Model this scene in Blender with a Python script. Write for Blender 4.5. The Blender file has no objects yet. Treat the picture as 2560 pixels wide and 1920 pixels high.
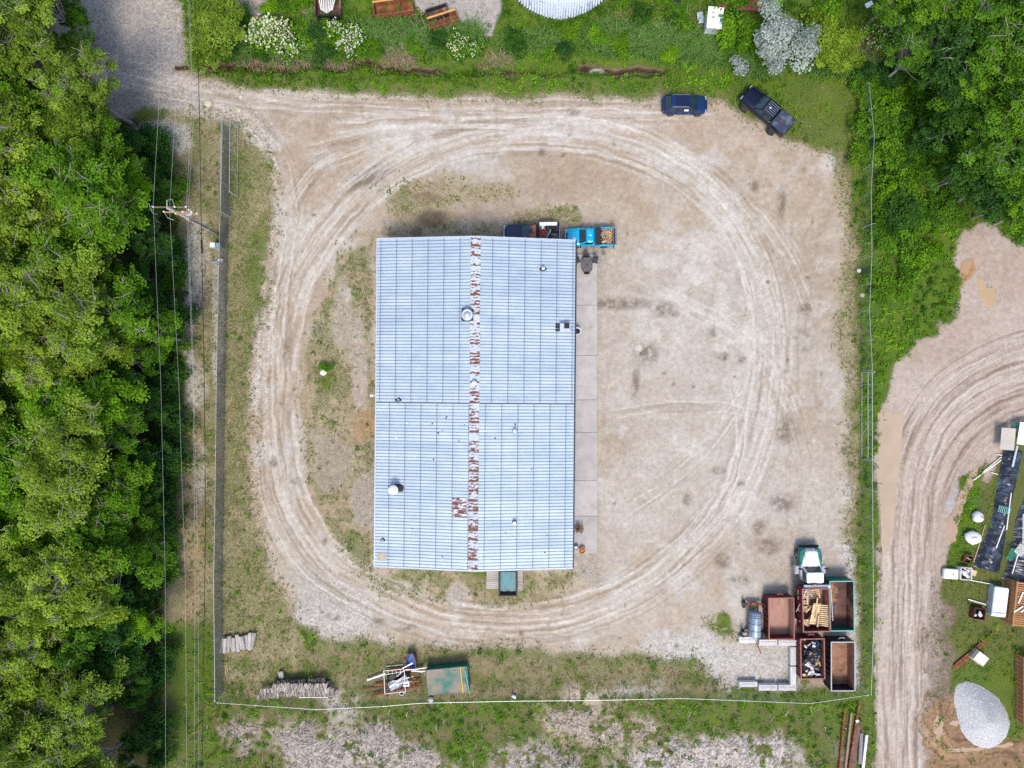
import bpy, math, random
import numpy as np
from mathutils import Vector, Matrix, Euler
random.seed(7)
RNG = np.random.default_rng(11)
scene = bpy.context.scene
C = scene.collection
R = math.radians
# ------------------------------------------------------------------ camera
S, H = 24.6, 71.0            # photograph pixels per metre on the ground, height of the camera
cam_d = bpy.data.cameras.new('camera')
cam_d.sensor_width = 36
cam_d.lens = 18 * H / (1280 / S)
cam_d.clip_end = 3000
cam = bpy.data.objects.new('camera', cam_d)
cam.location = (0, 0, H)
C.objects.link(cam)
scene.camera = cam
# ------------------------------------------------------------------ sky and sun
SUN_EL, SUN_DIR = R(60), Vector((-0.02, -1.0, 0)).normalized()
sun_vec = Vector((SUN_DIR.x * math.cos(SUN_EL), SUN_DIR.y * math.cos(SUN_EL), math.sin(SUN_EL)))
world = bpy.data.worlds.new('World')
scene.world = world
world.use_nodes = True
wn, wl = world.node_tree.nodes, world.node_tree.links
sky = wn.new('ShaderNodeTexSky')
sky.sky_type = 'NISHITA'
sky.sun_disc = False
sky.sun_elevation = SUN_EL
sky.sun_rotation = math.atan2(sun_vec.x, sun_vec.y)
sky.air_density, sky.dust_density, sky.ozone_density = 1.0, 2.5, 1.0
wn['Background'].inputs['Strength'].default_value = 0.15
wl.new(sky.outputs[0], wn['Background'].inputs[0])
sd = bpy.data.lights.new('sun', 'SUN')
sd.energy, sd.angle, sd.color = 1.5, R(15), (1.0, 0.93, 0.84)
so = bpy.data.objects.new('sun', sd)
so.rotation_euler = sun_vec.to_track_quat('Z', 'Y').to_euler()
so.location = (0, 0, 100)
C.objects.link(so)
scene.view_settings.view_transform = 'Standard'
scene.view_settings.look = 'None'
scene.view_settings.gamma = 1
scene.view_settings.exposure = 0.88
scene.cycles.max_bounces = 5
scene.cycles.diffuse_bounces = 3
scene.cycles.transparent_max_bounces = 8
scene.cycles.use_denoising = False

# ------------------------------------------------------------------ helpers
def P(px, py, z=0.0):
    """world x, y of the point that stands at photograph pixel (px, py) at height z"""
    k = (H - z) / H / S
    return ((px - 1280) * k, (960 - py) * k)
def P3(px, py, z=0.0):
    x, y = P(px, py, z)
    return Vector((x, y, z))
def srgb(r, g, b):
    f = lambda c: ((c / 255 + 0.055) / 1.055) ** 2.4 if c > 10 else c / 255 / 12.92
    return (f(r), f(g), f(b))

class MB:
    def __init__(self):
        self.v, self.f, self.m = [], [], []
    def add(self, vs, fs, mi=0):
        o = len(self.v)
        self.v.extend([tuple(p) for p in vs])
        for f in fs:
            self.f.append(tuple(i + o for i in f)); self.m.append(mi)
        return self
    def box(self, cx, cy, cz, sx, sy, sz, rz=0.0, mi=0, M=None):
        hx, hy, hz = sx / 2, sy / 2, sz / 2
        c, s = math.cos(rz), math.sin(rz)
        vs = []
        for dz in (-hz, hz):
            for dx, dy in ((-hx, -hy), (hx, -hy), (hx, hy), (-hx, hy)):
                p = Vector((dx, dy, dz))
                if M is not None: p = M @ p
                vs.append((cx + p.x * c - p.y * s, cy + p.x * s + p.y * c, cz + p.z))
        return self.add(vs, [(3, 2, 1, 0), (4, 5, 6, 7), (0, 1, 5, 4), (1, 2, 6, 5), (2, 3, 7, 6), (3, 0, 4, 7)], mi)
    def cbox(self, cx, cy, cz, sx, sy, sz, ch=0.03, rz=0.0, mi=0):
        """box with chamfered edges"""
        def ring(ex, ey, z):
            a = [(-ex + ch, -ey), (ex - ch, -ey), (ex, -ey + ch), (ex, ey - ch), (ex - ch, ey), (-ex + ch, ey), (-ex, ey - ch), (-ex, -ey + ch)]
            c, s = math.cos(rz), math.sin(rz)
            return [(cx + x * c - y * s, cy + x * s + y * c, z) for x, y in a]
        hx, hy, hz = sx / 2, sy / 2, sz / 2
        rings = [ring(hx - ch, hy - ch, cz - hz), ring(hx, hy, cz - hz + ch), ring(hx, hy, cz + hz - ch), ring(hx - ch, hy - ch, cz + hz)]
        return self.loft(rings, mi)
    def loft(self, rings, mi=0, cap=True, closed=True):
        n = len(rings[0])
        vs = [p for r in rings for p in r]
        fs = []
        for i in range(len(rings) - 1):
            for j in range(n if closed else n - 1):
                k = (j + 1) % n
                fs.append((i * n + j, i * n + k, (i + 1) * n + k, (i + 1) * n + j))
        if cap and closed:
            fs.append(tuple(range(n - 1, -1, -1)))
            fs.append(tuple((len(rings) - 1) * n + j for j in range(n)))
        return self.add(vs, fs, mi)
    def cyl(self, p0, p1, r0, r1=None, n=10, mi=0, cap=True):
        p0, p1 = Vector(p0), Vector(p1)
        r1 = r0 if r1 is None else r1
        d = (p1 - p0)
        if d.length < 1e-6: return self
        q = d.to_track_quat('Z', 'Y')
        rings = []
        for p, r in ((p0, r0), (p1, r1)):
            rings.append([p + q @ Vector((r * math.cos(2 * math.pi * j / n), r * math.sin(2 * math.pi * j / n), 0)) for j in range(n)])
        return self.loft(rings, mi, cap)
    def tube(self, pts, r, n=6, mi=0):
        pts = [Vector(p) for p in pts]
        rr = r if isinstance(r, (list, tuple)) else [r] * len(pts)
        rings = []
        for i, p in enumerate(pts):
            d = (pts[min(i + 1, len(pts) - 1)] - pts[max(i - 1, 0)])
            q = d.to_track_quat('Z', 'Y')
            rings.append([p + q @ Vector((rr[i] * math.cos(2 * math.pi * j / n), rr[i] * math.sin(2 * math.pi * j / n), 0)) for j in range(n)])
        return self.loft(rings, mi)
    def prism(self, outline, z0, z1, mi=0):
        return self.loft([[(x, y, z0) for x, y in outline], [(x, y, z1) for x, y in outline]], mi)
    def lathe(self, prof, n=16, at=(0, 0, 0), axis='Z', mi=0, cap=True):
        rings = []
        for r, z in prof:
            ring = []
            for j in range(n):
                a = 2 * math.pi * j / n
                p = (r * math.cos(a), r * math.sin(a), z)
                if axis == 'Y': p = (p[0], -p[2], p[1])
                if axis == 'X': p = (p[2], p[0], p[1])
                ring.append((p[0] + at[0], p[1] + at[1], p[2] + at[2]))
            rings.append(ring)
        return self.loft(rings, mi, cap)
    def quad(self, a, b, c, d, mi=0):
        return self.add([a, b, c, d], [(0, 1, 2, 3)], mi)
    def mesh(self, name, mats, smooth=False):
        me = bpy.data.meshes.new(name)
        me.from_pydata(self.v, [], self.f)
        for m in (mats if isinstance(mats, (list, tuple)) else [mats]): me.materials.append(m)
        if any(self.m): me.polygons.foreach_set('material_index', self.m)
        if smooth: me.polygons.foreach_set('use_smooth', [True] * len(self.f))
        me.update()
        return me
    def build(self, name, mats, parent=None, smooth=False, loc=None, rz=0):
        o = bpy.data.objects.new(name, self.mesh(name, mats, smooth))
        C.objects.link(o)
        if parent is not None: o.parent = parent
        if loc is not None: o.location = loc
        if rz: o.rotation_euler = (0, 0, rz)
        return o

def tag(o, label=None, cat=None, group=None, kind=None):
    if label: o['label'] = label
    if cat: o['category'] = cat
    if group: o['group'] = group
    if kind: o['kind'] = kind
    return o
def thing(name, label, cat, loc=(0, 0, 0), rz=0.0, group=None):
    o = bpy.data.objects.new(name, None)
    o.empty_display_size = 0.3
    C.objects.link(o)
    o.location = loc if len(loc) == 3 else (loc[0], loc[1], 0)
    o.rotation_euler = (0, 0, rz)
    return tag(o, label, cat, group)
def part(name, me, parent, loc=(0, 0, 0), rot=(0, 0, 0), scale=None):
    o = bpy.data.objects.new(name, me)
    C.objects.link(o)
    o.parent = parent
    o.location = loc
    o.rotation_euler = rot
    if scale is not None: o.scale = scale if hasattr(scale, '__len__') else (scale,) * 3
    return o
def copy_tree(o, parent=None):
    c = o.copy()
    C.objects.link(c)
    c.parent = parent
    for ch in list(o.children): copy_tree(ch, c)
    return c

# ------------------------------------------------------------------ materials
def nodes_of(name):
    m = bpy.data.materials.new(name)
    m.use_nodes = True
    nt = m.node_tree
    return m, nt.nodes, nt.links, nt.nodes['Principled BSDF']
def mixc(n, l, fac, a, b, mode='MIX'):
    x = n.new('ShaderNodeMix'); x.data_type = 'RGBA'; x.blend_type = mode
    for sock, val in ((x.inputs[0], fac), (x.inputs[6], a), (x.inputs[7], b)):
        if hasattr(val, 'is_output'): l.new(val, sock)
        elif isinstance(val, (int, float)): sock.default_value = val
        else: sock.default_value = (*val[:3], 1)
    return x.outputs[2]
def noise(n, l, vec, scale, detail=3, rough=0.55):
    t = n.new('ShaderNodeTexNoise')
    t.inputs['Scale'].default_value = scale
    t.inputs['Detail'].default_value = detail
    t.inputs['Roughness'].default_value = rough
    if vec is not None: l.new(vec, t.inputs['Vector'])
    return t.outputs[0]
def ramp(n, l, fac, lo, hi, a=0.0, b=1.0):
    r = n.new('ShaderNodeMapRange')
    r.inputs[1].default_value, r.inputs[2].default_value = lo, hi
    r.inputs[3].default_value, r.inputs[4].default_value = a, b
    l.new(fac, r.inputs[0])
    return r.outputs[0]
def objvec(n, l, stretch=(1, 1, 1)):
    tc = n.new('ShaderNodeTexCoord')
    oi = n.new('ShaderNodeObjectInfo')
    ad = n.new('ShaderNodeVectorMath'); ad.operation = 'ADD'
    sc = n.new('ShaderNodeVectorMath'); sc.operation = 'SCALE'; sc.inputs[3].default_value = 37.0
    l.new(oi.outputs['Random'], sc.inputs[0])
    mp = n.new('ShaderNodeMapping'); mp.inputs['Scale'].default_value = stretch
    l.new(tc.outputs['Object'], mp.inputs[0])
    l.new(mp.outputs[0], ad.inputs[0]); l.new(sc.outputs[0], ad.inputs[1])
    return ad.outputs[0], oi.outputs['Random']
def mat(name, base, rough=0.7, metal=0.0, var=0.18, scale=6.0, bump=0.0, spec=0.3, coat=0.0,
        patch=None, patch_lo=0.55, patch_hi=0.62, patch_scale=3.0, stretch=(1, 1, 1), rnd=0.0):
    """plain procedural material: base colour broken up by noise, optional second-colour patches (rust, dirt, dust)"""
    m, n, l, b = nodes_of(name)
    vec, rand = objvec(n, l, stretch)
    nz = noise(n, l, vec, scale, 4)
    dark = tuple(c * (1 - var) for c in base); light = tuple(min(1, c * (1 + var)) for c in base)
    col = mixc(n, l, ramp(n, l, nz, 0.3, 0.7), dark, light)
    if rnd:
        col = mixc(n, l, 1.0, col, mixc(n, l, rand, (1 - rnd,) * 3, (1 + rnd,) * 3), 'MULTIPLY')
    if patch is not None:
        pz = noise(n, l, vec, patch_scale, 5, 0.65)
        col = mixc(n, l, ramp(n, l, pz, patch_lo, patch_hi), col, patch)
    l.new(col, b.inputs['Base Color'])
    b.inputs['Roughness'].default_value = rough
    b.inputs['Metallic'].default_value = metal
    b.inputs['Specular IOR Level'].default_value = spec
    b.inputs['Coat Weight'].default_value = coat
    b.inputs['Coat Roughness'].default_value = 0.06
    if bump:
        bp = n.new('ShaderNodeBump'); bp.inputs['Strength'].default_value = bump; bp.inputs['Distance'].default_value = 0.03
        l.new(noise(n, l, vec, scale * 4, 4), bp.inputs['Height'])
        l.new(bp.outputs[0], b.inputs['Normal'])
    return m

# ------------------------------------------------------------------ numpy noise and masks (photograph-pixel map of the ground)
_tab = RNG.random((256, 256)).astype(np.float32)
def vn(x, y, seed=0):
    xi, yi = np.floor(x).astype(np.int64), np.floor(y).astype(np.int64)
    fx, fy = (x - xi).astype(np.float32), (y - yi).astype(np.float32)
    fx, fy = fx * fx * (3 - 2 * fx), fy * fy * (3 - 2 * fy)
    a = lambda i, j: _tab[(i + seed * 57) & 255, (j + seed * 131) & 255]
    return (a(xi, yi) * (1 - fx) + a(xi + 1, yi) * fx) * (1 - fy) + (a(xi, yi + 1) * (1 - fx) + a(xi + 1, yi + 1) * fx) * fy
def fbm(x, y, seed=0, octv=4, gain=0.55):
    t, amp, tot = 0, 1.0, 0
    for o in range(octv):
        t = t + amp * vn(x * 2 ** o, y * 2 ** o, seed + o * 3); tot += amp; amp *= gain
    return t / tot
def sstep(a, b, x):
    t = np.clip((x - a) / (b - a), 0, 1)
    return t * t * (3 - 2 * t)
K = 2560 / 2212.0            # the map below is written on a 2212-wide copy of the photograph
def sdf_poly(x, y, pts):
    """signed distance (positive inside)"""
    pts = np.array(pts, float)
    d = np.full(x.shape, 1e9, np.float32); ins = np.zeros(x.shape, bool)
    for (ax, ay), (bx, by) in zip(pts, np.roll(pts, -1, 0)):
        ex, ey = bx - ax, by - ay
        t = np.clip(((x - ax) * ex + (y - ay) * ey) / (ex * ex + ey * ey + 1e-9), 0, 1)
        d = np.minimum(d, (x - ax - t * ex) ** 2 + (y - ay - t * ey) ** 2)
        c = ((ay > y) != (by > y))
        if ey != 0: ins ^= c & (x < (y - ay) / ey * ex + ax)
    d = np.sqrt(d)
    return np.where(ins, d, -d)
def catmull(pts, n=8, closed=False):
    pts = np.array(pts, float); out = []
    N = len(pts)
    for i in range(N if closed else N - 1):
        if closed: p = [pts[(i + k - 1) % N] for k in range(4)]
        else: p = [pts[min(max(i + k - 1, 0), N - 1)] for k in range(4)]
        for t in np.linspace(0, 1, n, endpoint=False):
            out.append(0.5 * (2 * p[1] + (p[2] - p[0]) * t + (2 * p[0] - 5 * p[1] + 4 * p[2] - p[3]) * t ** 2 + (3 * p[1] - p[0] - 3 * p[2] + p[3]) * t ** 3))
    if not closed: out.append(pts[-1])
    return np.array(out)
def path_field(x, y, pts, reach, closed=False):
    """signed offset across and length along a smooth path, within reach"""
    c = catmull(pts, 6, closed)
    if closed: c = np.vstack([c, c[:1]])
    D = np.full(x.shape, 1e9, np.float32); off = np.full(x.shape, 1e6, np.float32); along = np.zeros(x.shape, np.float32)
    L = 0.0
    for a, b in zip(c[:-1], c[1:]):
        e = b - a; ln = math.hypot(*e)
        sel = (x > min(a[0], b[0]) - reach) & (x < max(a[0], b[0]) + reach) & (y > min(a[1], b[1]) - reach) & (y < max(a[1], b[1]) + reach)
        xs, ys = x[sel], y[sel]
        t = np.clip(((xs - a[0]) * e[0] + (ys - a[1]) * e[1]) / (ln * ln + 1e-9), 0, 1)
        dx, dy = xs - a[0] - t * e[0], ys - a[1] - t * e[1]
        d = np.hypot(dx, dy); sg = np.sign(e[0] * dy - e[1] * dx)
        better = d < D[sel]
        idx = np.flatnonzero(sel.ravel())[better]
        D.ravel()[idx] = d[better]; off.ravel()[idx] = (d * sg)[better]; along.ravel()[idx] = (L + t * ln)[better]
        L += ln
    return off, along, L

# ------------------------------------------------------------------ the ground: one sheet, soil colours and grass cover as vertex attributes
LOOP = [(600,800),(603,960),(635,1100),(715,1215),(830,1285),(960,1335),(1100,1348),(1250,1330),(1400,1262),(1530,1150),(1612,1020),(1657,860),(1662,700),(1630,560),(1560,440),(1450,352),(1320,302),(1180,285),(1050,292),(900,335),(780,415),(690,520),(625,650)]
YARD = [(40,-60),(372,-60),(398,20),(412,80),(405,125),(432,160),(520,184),(700,196),(900,205),(1100,207),(1300,207),(1430,207),(1570,215),(1650,268),(1725,300),(1790,330),(1832,420),(1838,560),(1842,700),(1836,850),(1828,1000),(1838,1120),(1848,1240),(1862,1400),(1864,1486),(1720,1494),(1560,1492),(1500,1425),(1380,1420),(1200,1408),(1050,1400),(900,1400),(800,1385),(690,1385),(640,1330),(590,1240),(556,1120),(545,980),(540,840),(556,700),(572,600),(590,500),(598,420),(585,350),(550,300),(505,262),(440,243),(330,238),(240,238),(200,160),(120,60)]
EASTDIRT = [(2068,520),(2090,488),(2130,478),(2180,520),(2300,600),(2400,900),(2300,1000),(2190,930),(2160,1000),(2120,1060),(2075,1130),(2055,1210),(2030,1260),(2030,1400),(2010,1500),(2012,1659),(2060,1720),(1890,1720),(1893,1500),(1898,1300),(1892,1100),(1890,960),(1905,880),(1930,800),(1985,735),(2050,690),(2080,640),(2060,580)]
def ground_maps(X, Y):
    """X, Y in 2212-wide photograph coordinates -> colour, cover and height arrays"""
    s = Y.shape
    w1 = (fbm(X / 46, Y / 46, 1) - .5); w2 = (fbm(X / 46, Y / 46, 9) - .5)
    wx, wy = X + w1 * 34, Y + w2 * 34
    f1 = fbm(X / 120, Y / 120, 20, 4); f2 = fbm(X / 30, Y / 30, 30, 4); f3 = fbm(X / 9, Y / 9, 40, 3); f4 = fbm(X / 3.4, Y / 3.4, 43, 2)
    col = np.empty(s + (3,), np.float32)
    col[:] = srgb(104, 96, 66)
    g = np.full(s, .95, np.float32); dry = np.full(s, .12, np.float32); peb = np.zeros(s, np.float32); hgt = (f2 - .5) * .10; lush = np.full(s, .8, np.float32); wet = np.zeros(s, np.float32)
    def soft(pts, e=10, warp=1.0):
        X2, Y2 = X + w1 * 34 * warp, Y + w2 * 34 * warp
        return sstep(-e, e, sdf_poly(X2, Y2, pts))
    def blob(cx, cy, rx, ry, rot=0, e=.35, warp=.5):
        c, q = math.cos(R(rot)), math.sin(R(rot)); dx, dy = X + w1 * 34 * warp - cx, Y + w2 * 34 * warp - cy
        d = np.sqrt(((dx * c + dy * q) / rx) ** 2 + ((-dx * q + dy * c) / ry) ** 2)
        return 1 - sstep(1 - e, 1 + e, d)
    def paint(m, rgb, amt=1.0):
        mm = np.clip(m * amt, 0, 1)[..., None]
        col[:] = col * (1 - mm) + np.array(srgb(*rgb), np.float32) * mm
    def setv(arr, m, val):
        arr[:] = arr * (1 - m) + val * m
    # wood floor, west
    wood = soft([(-900,-900),(60,-900),(200,60),(235,200),(290,250),(352,310),(372,420),(385,600),(390,800),(380,1000),(362,1200),(358,1500),(352,1700),(352,2600),(-900,2600)], 14)
    paint(wood, (66, 60, 44)); setv(g, wood, .4); setv(lush, wood, .9); setv(dry, wood, .05)
    # power line corridor
    corr = soft([(380,240),(600,240),(600,700),(560,1100),(650,1380),(620,1500),(470,1510),(430,1700),(352,1700),(352,1200),(385,1000),(398,800),(392,600),(380,420),(300,270)], 10)
    paint(corr, (172, 160, 126)); setv(g, corr, .40 + .7 * (f2 - .42)); setv(dry, corr, .55); setv(lush, corr, .03); peb += .6 * corr
    for cx, cy, rx, ry, a in ((418,590,16,120,1),(405,700,12,130,.9),(470,690,13,150,.9),(420,840,28,50,.8),(440,560,12,90,.5),(345,285,60,26,.85),(385,300,28,30,.9),(430,1020,14,70,.6)):
        b = blob(cx, cy, rx, ry); paint(b, (205, 198, 188), a * .8); setv(g, b * a, .16); peb += b * a * .7
    b = blob(418, 1180, 22, 220) * (f2 > .4); paint(b, (178, 152, 118), .6); setv(g, b * .6, .12)
    b = soft([(360,1350),(470,1350),(480,1520),(420,1720),(345,1720)], 22); setv(g, b, .85); setv(dry, b, .2); setv(lush, b, .12)
    # north verge, ditch bank, field beyond
    north = soft([(415,-300),(1900,-300),(1900,170),(1850,180),(1560,190),(1300,178),(900,172),(520,160),(430,140)], 10)
    paint(north, (96, 96, 60)); setv(lush, north, .9)
    for pts, rgb in (([(880,-60),(1090,-60),(1080,30),(1062,78),(1000,84),(930,40),(895,22)], (190,182,176)), ([(470,-40),(640,-40),(600,30),(560,40),(500,30)], (188,176,160)), ([(640,10),(690,10),(680,60),(650,50)], (176,160,140))):
        b = soft(pts, 7, .6); paint(b, rgb); setv(g, b, .12); setv(lush, b, .03); peb += .5 * b
    # yard soil
    ysd = sdf_poly(X + w1 * 34, Y + w2 * 34, YARD); yard = sstep(-24, 6, ysd)
    paint(yard, (205, 190, 175)); setv(g, sstep(-20, 30, ysd), .0); setv(lush, sstep(-16, 4, ysd), 0); setv(dry, sstep(-40, 10, ysd), .5)
    peb += .35 * (1 - sstep(0, 40, np.abs(ysd)))
    tone = sstep(.36, .68, f1 * .6 + f2 * .4)
    paint(yard * (1 - tone), (188, 166, 142), .75)
    paint(yard * sstep(.5, .72, fbm(X / 70, Y / 70, 77, 4)), (216, 208, 200), .8)
    b = soft([(1250,560),(1840,520),(1850,1250),(1300,1180)], 90, 2); paint(b * yard, (207, 196, 187), .6)
    b = soft([(500,190),(1700,190),(1700,260),(700,300),(560,260)], 30, 1.4); paint(b * yard, (196, 176, 158), .55)
    # grey gravel: entrance, south-west corner, south-east store
    for pts, rgb, e, a in (([(60,-60),(390,-60),(420,70),(400,150),(480,190),(470,235),(240,245),(200,120)], (192,182,174), 34, .85),
                           ([(640,1235),(720,1240),(800,1300),(830,1350),(760,1385),(660,1360),(630,1300)], (205,200,195), 34, .75),
                           ([(1390,1375),(1500,1370),(1600,1385),(1725,1380),(1725,1496),(1580,1490),(1480,1440)], (206,201,195), 34, .75),
                           ([(1800,1170),(1862,1150),(1866,1495),(1835,1495),(1838,1260)], (206,200,192), 12, .8)):
        b = soft(pts, e, 1.2); paint(b * yard, rgb, a); peb += b * yard * .8
    b = blob(330, 110, 120, 55); paint(b, (168, 163, 164), .6)
    b = blob(300, 215, 90, 22); paint(b, (160, 154, 154), .6)
    # grass islands in the yard
    for pts, dens, dr, e in (([(752,540),(812,528),(812,1240),(900,1296),(820,1290),(735,1195),(672,1090),(648,960),(650,800),(668,720),(700,640)], .52, .5, 16),
                             ([(790,392),(900,380),(1000,385),(1110,400),(1100,430),(960,440),(1000,480),(1085,490),(1085,522),(770,522),(760,505),(850,490),(840,440)], .34, .45, 18),
                             ([(1110,455),(1200,452),(1262,470),(1260,492),(1100,490)], .5, .35, 12),
                             ([(815,1236),(1240,1226),(1260,1240),(1180,1300),(1080,1322),(960,1318),(850,1290)], .55, .5, 14),
                             ([(496,262),(545,285),(588,340),(592,420),(580,480),(560,600),(548,760),(536,960),(552,1110),(590,1240),(640,1340),(600,1400),(488,1400),(490,800),(494,450)], .55, .48, 14),
                             ([(490,1390),(900,1395),(1040,1410),(1400,1425),(1510,1440),(1560,1500),(1000,1530),(480,1520)], .44, .64, 18),
                             ([(1795,300),(1850,290),(1866,700),(1862,1000),(1862,1200),(1822,1160),(1828,900),(1800,700),(1822,520)], .45, .45, 20),
                             ([(1700,170),(1850,170),(1850,330),(1790,335),(1730,290),(1690,240)], .72, .25, 20),
                             ([(1545,1335),(1595,1345),(1600,1385),(1555,1385)], .3, .4, 16)):
        b = soft(pts, e, 1.1); m = b * (.55 + .45 * sstep(.3, .55, f2))
        paint(b, (176, 160, 126), .75); setv(g, m, dens); setv(dry, m, dr); setv(lush, b, .02); peb += .55 * b
    for cx, cy, rx, ry, dens in ((745,590,22,55,.75),(712,830,14,20,.9),(720,640,30,60,.6),(800,900,12,50,.7),(770,1180,20,40,.6),(560,600,24,120,.7),(520,380,20,90,.6),(900,1255,60,18,.6),(1030,1238,26,10,.9),(640,1460,50,22,.85),(520,1440,34,22,.7),(1560,1350,22,16,.85),(1235,470,26,14,.8),(1750,230,60,50,.85),(1830,215,30,40,.9),(905,430,60,16,.6),(520,1500,60,24,.85),(1720,1476,34,16,.9),(1600,1480,40,12,.85)):
        b = blob(cx, cy, rx, ry, 0, .9, 2.0) * sstep(.34, .5, f2 * .6 + f3 * .4); setv(g, b, dens); setv(dry, b, .22)
    for cx, cy, rx, ry, rgb, a in ((775,800,18,120,(196,182,170),.8),(785,920,26,36,(184,150,110),.7),(790,1085,30,60,(186,176,168),.7),(720,1000,40,60,(170,160,150),.5),(740,680,20,80,(190,180,168),.6),(995,1290,24,30,(190,180,172),.85),(930,470,32,20,(110,94,82),.8),(900,505,14,14,(120,104,90),.7),(920,425,30,10,(140,118,98),.6),(800,376,52,18,(120,102,86),.85),(790,400,40,10,(120,100,84),.6)):
        b = blob(cx, cy, rx, ry, -18 if ry < 20 and cy < 420 and cx < 820 else 0); paint(b, rgb, a); setv(g, b, .05)
    b = soft([(1240,520),(1320,520),(1310,570),(1290,620),(1290,1200),(1320,1290),(1240,1240)], 10); paint(b, (182, 172, 160), .6); peb += b * .6
    # wheel tracks of the yard: streaks that follow the paths
    def tracks(pts, reach, closed, seed, rgb_hi, rgb_lo, a_hi, a_lo, lines=(), fq=6.0, region=None):
        off, al, LL = path_field(wx * .25 + X * .75, wy * .25 + Y * .75, pts, reach, closed)
        m = 1 - sstep(reach * .62, reach, np.abs(off))
        if not closed: m = m * sstep(2, 60, al) * (1 - sstep(LL - 60, LL - 2, al))
        if region is not None: m = m * region
        st = fbm(off / fq, al / 160, seed, 3, .6); st2 = fbm(off / (fq * .45), al / 90, seed + 5, 2)
        paint(m * sstep(.52, .72, st), rgb_hi, a_hi); paint(m * sstep(.52, .75, 1 - st), rgb_lo, a_lo)
        paint(m * sstep(.6, .8, st2), rgb_hi, a_hi * .5); paint(m * sstep(.62, .82, 1 - st2), rgb_lo, a_lo * .6)
        for o, wd, a in lines:
            br = sstep(.28, .55, fbm(al / 70 + o, al * 0 + o * 3.1, seed + 9, 2))
            ln = np.exp(-((off - o + (fbm(al / 60, al * 0 + o, seed + 2, 2) - .5) * 8) / wd) ** 2)
            paint(m * ln * br, (240, 232, 224), a); hgt[:] = hgt - .03 * m * ln
        return m, off, al
    tracks(LOOP, 62, True, 51, (226,217,208), (160,138,116), .65, .55, ((-38,2.6,.6),(-33,2.0,.5),(-22,2.4,.4),(-8,2.0,.5),(-3,1.6,.4),(8,3.0,.6),(13,2.0,.4),(22,2.2,.4),(31,2.6,.45)), 5.5, yard)
    tracks([(240,150),(420,190),(620,215),(900,228),(1250,232),(1560,240)], 46, False, 61, (220,208,198), (164,146,130), .6, .55, ((4,2,.75),(9,1.6,.5),(22,2,.7),(-14,1.6,.5)), 5, yard)
    tracks([(430,200),(520,250),(600,340),(625,480),(605,640),(598,800)], 40, False, 64, (218,206,194), (156,134,114), .6, .6, ((-12,2,.6),(10,2,.6)), 5, yard)
    tracks([(700,280),(860,262),(1050,262),(1250,264),(1400,300),(1540,400),(1640,540),(1690,700)], 34, False, 67, (226,218,210), (170,150,130), .6, .45, ((-8,2.4,.85),(-3,1.8,.6),(10,2.4,.8),(15,1.8,.5)), 5, yard)
    tracks([(1840,380),(1760,560),(1740,760),(1750,980),(1740,1180)], 60, False, 69, (214,202,190), (178,158,136), .3, .3, (), 9, yard)
    for sd_, pp, rch, ah, al_ in ((201, [(1290,1310),(1420,1235),(1540,1120),(1600,960),(1580,800)], 30, .5, .35), (205, [(640,330),(760,300),(900,285),(1100,262),(1300,250)], 26, .55, .4), (209, [(1320,600),(1450,640),(1600,720),(1700,860),(1740,1010)], 36, .4, .35), (213, [(1330,1120),(1450,1040),(1560,930),(1640,760),(1600,560)], 24, .45, .3), (217, [(560,1000),(590,1120),(660,1230),(780,1310),(900,1360),(1080,1385),(1300,1370)], 30, .45, .45), (221, [(1300,900),(1420,880),(1560,880),(1700,920)], 30, .35, .3), (225, [(1420,330),(1540,380),(1680,520),(1760,700)], 30, .4, .4), (229, [(620,470),(640,420),(700,350),(820,300)], 34, .4, .5)):
        tracks(pp, rch, False, sd_, (226,218,209), (158,136,114), ah, al_, ((-9,1.8,.6),(9,1.8,.6)), 4.6, yard)
    for cx, cy, rx, ry, a in ((1480,590,120,70,.6),(1420,700,60,90,.5),(1560,720,70,60,.55),(1190,275,90,22,.7),(860,300,70,30,.6),(1560,480,40,60,.6),(1620,760,26,90,.6),(1590,1100,50,50,.55),(1340,1010,60,50,.45),(1480,960,60,40,.4)):
        b = blob(cx, cy, rx, ry, 0, .8, 1.6); paint(b * yard * sstep(.38, .62, f2), (228, 221, 214), a)
    for cx, cy, rx, ry, a in ((1700,560,60,60,.5),(1780,640,40,120,.5),(1750,900,50,80,.5),(1640,1180,80,50,.5),(1500,400,60,30,.4),(1180,380,120,40,.4),(1000,250,200,16,.4),(690,250,80,30,.4),(1350,620,70,30,.5),(1330,940,50,60,.4),(1100,1385,200,18,.5)):
        b = blob(cx, cy, rx, ry, 0, .8, 1.6); paint(b * yard * sstep(.36, .6, f2), (170, 148, 122), a)
    # oil stains, pits and stones
    st = np.random.default_rng(5)
    spots = [(1236,243,12,9),(1172,328,9,9),(970,235,7,12),(1628,400,10,14),(1688,440,10,30),(1740,668,14,14),(1732,735,22,24),(1700,930,24,28),(1690,1085,30,20),(1375,830,10,30),(1270,640,12,20),(1330,655,80,12),(1430,670,26,14),(1560,770,12,10),(1600,780,9,9),(1460,680,8,8),(1540,715,10,10),(1400,765,22,26),(1380,760,12,16),(620,760,8,30),(640,1040,14,8),(700,1165,6,10),(880,1355,22,7),(830,1340,26,10),(955,1412,8,10),(900,1412,12,8),(720,1330,14,8),(1600,1050,10,10),(1640,1140,14,14),(1560,1210,16,16),(1485,1080,8,14),(1555,1015,16,8),(1660,1180,24,16),(590,1000,10,10),(1600,1250,22,10)]
    for k in range(90):
        spots.append((st.uniform(580, 1840), st.uniform(210, 1400), st.uniform(2, 6), st.uniform(2, 6)))
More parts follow.
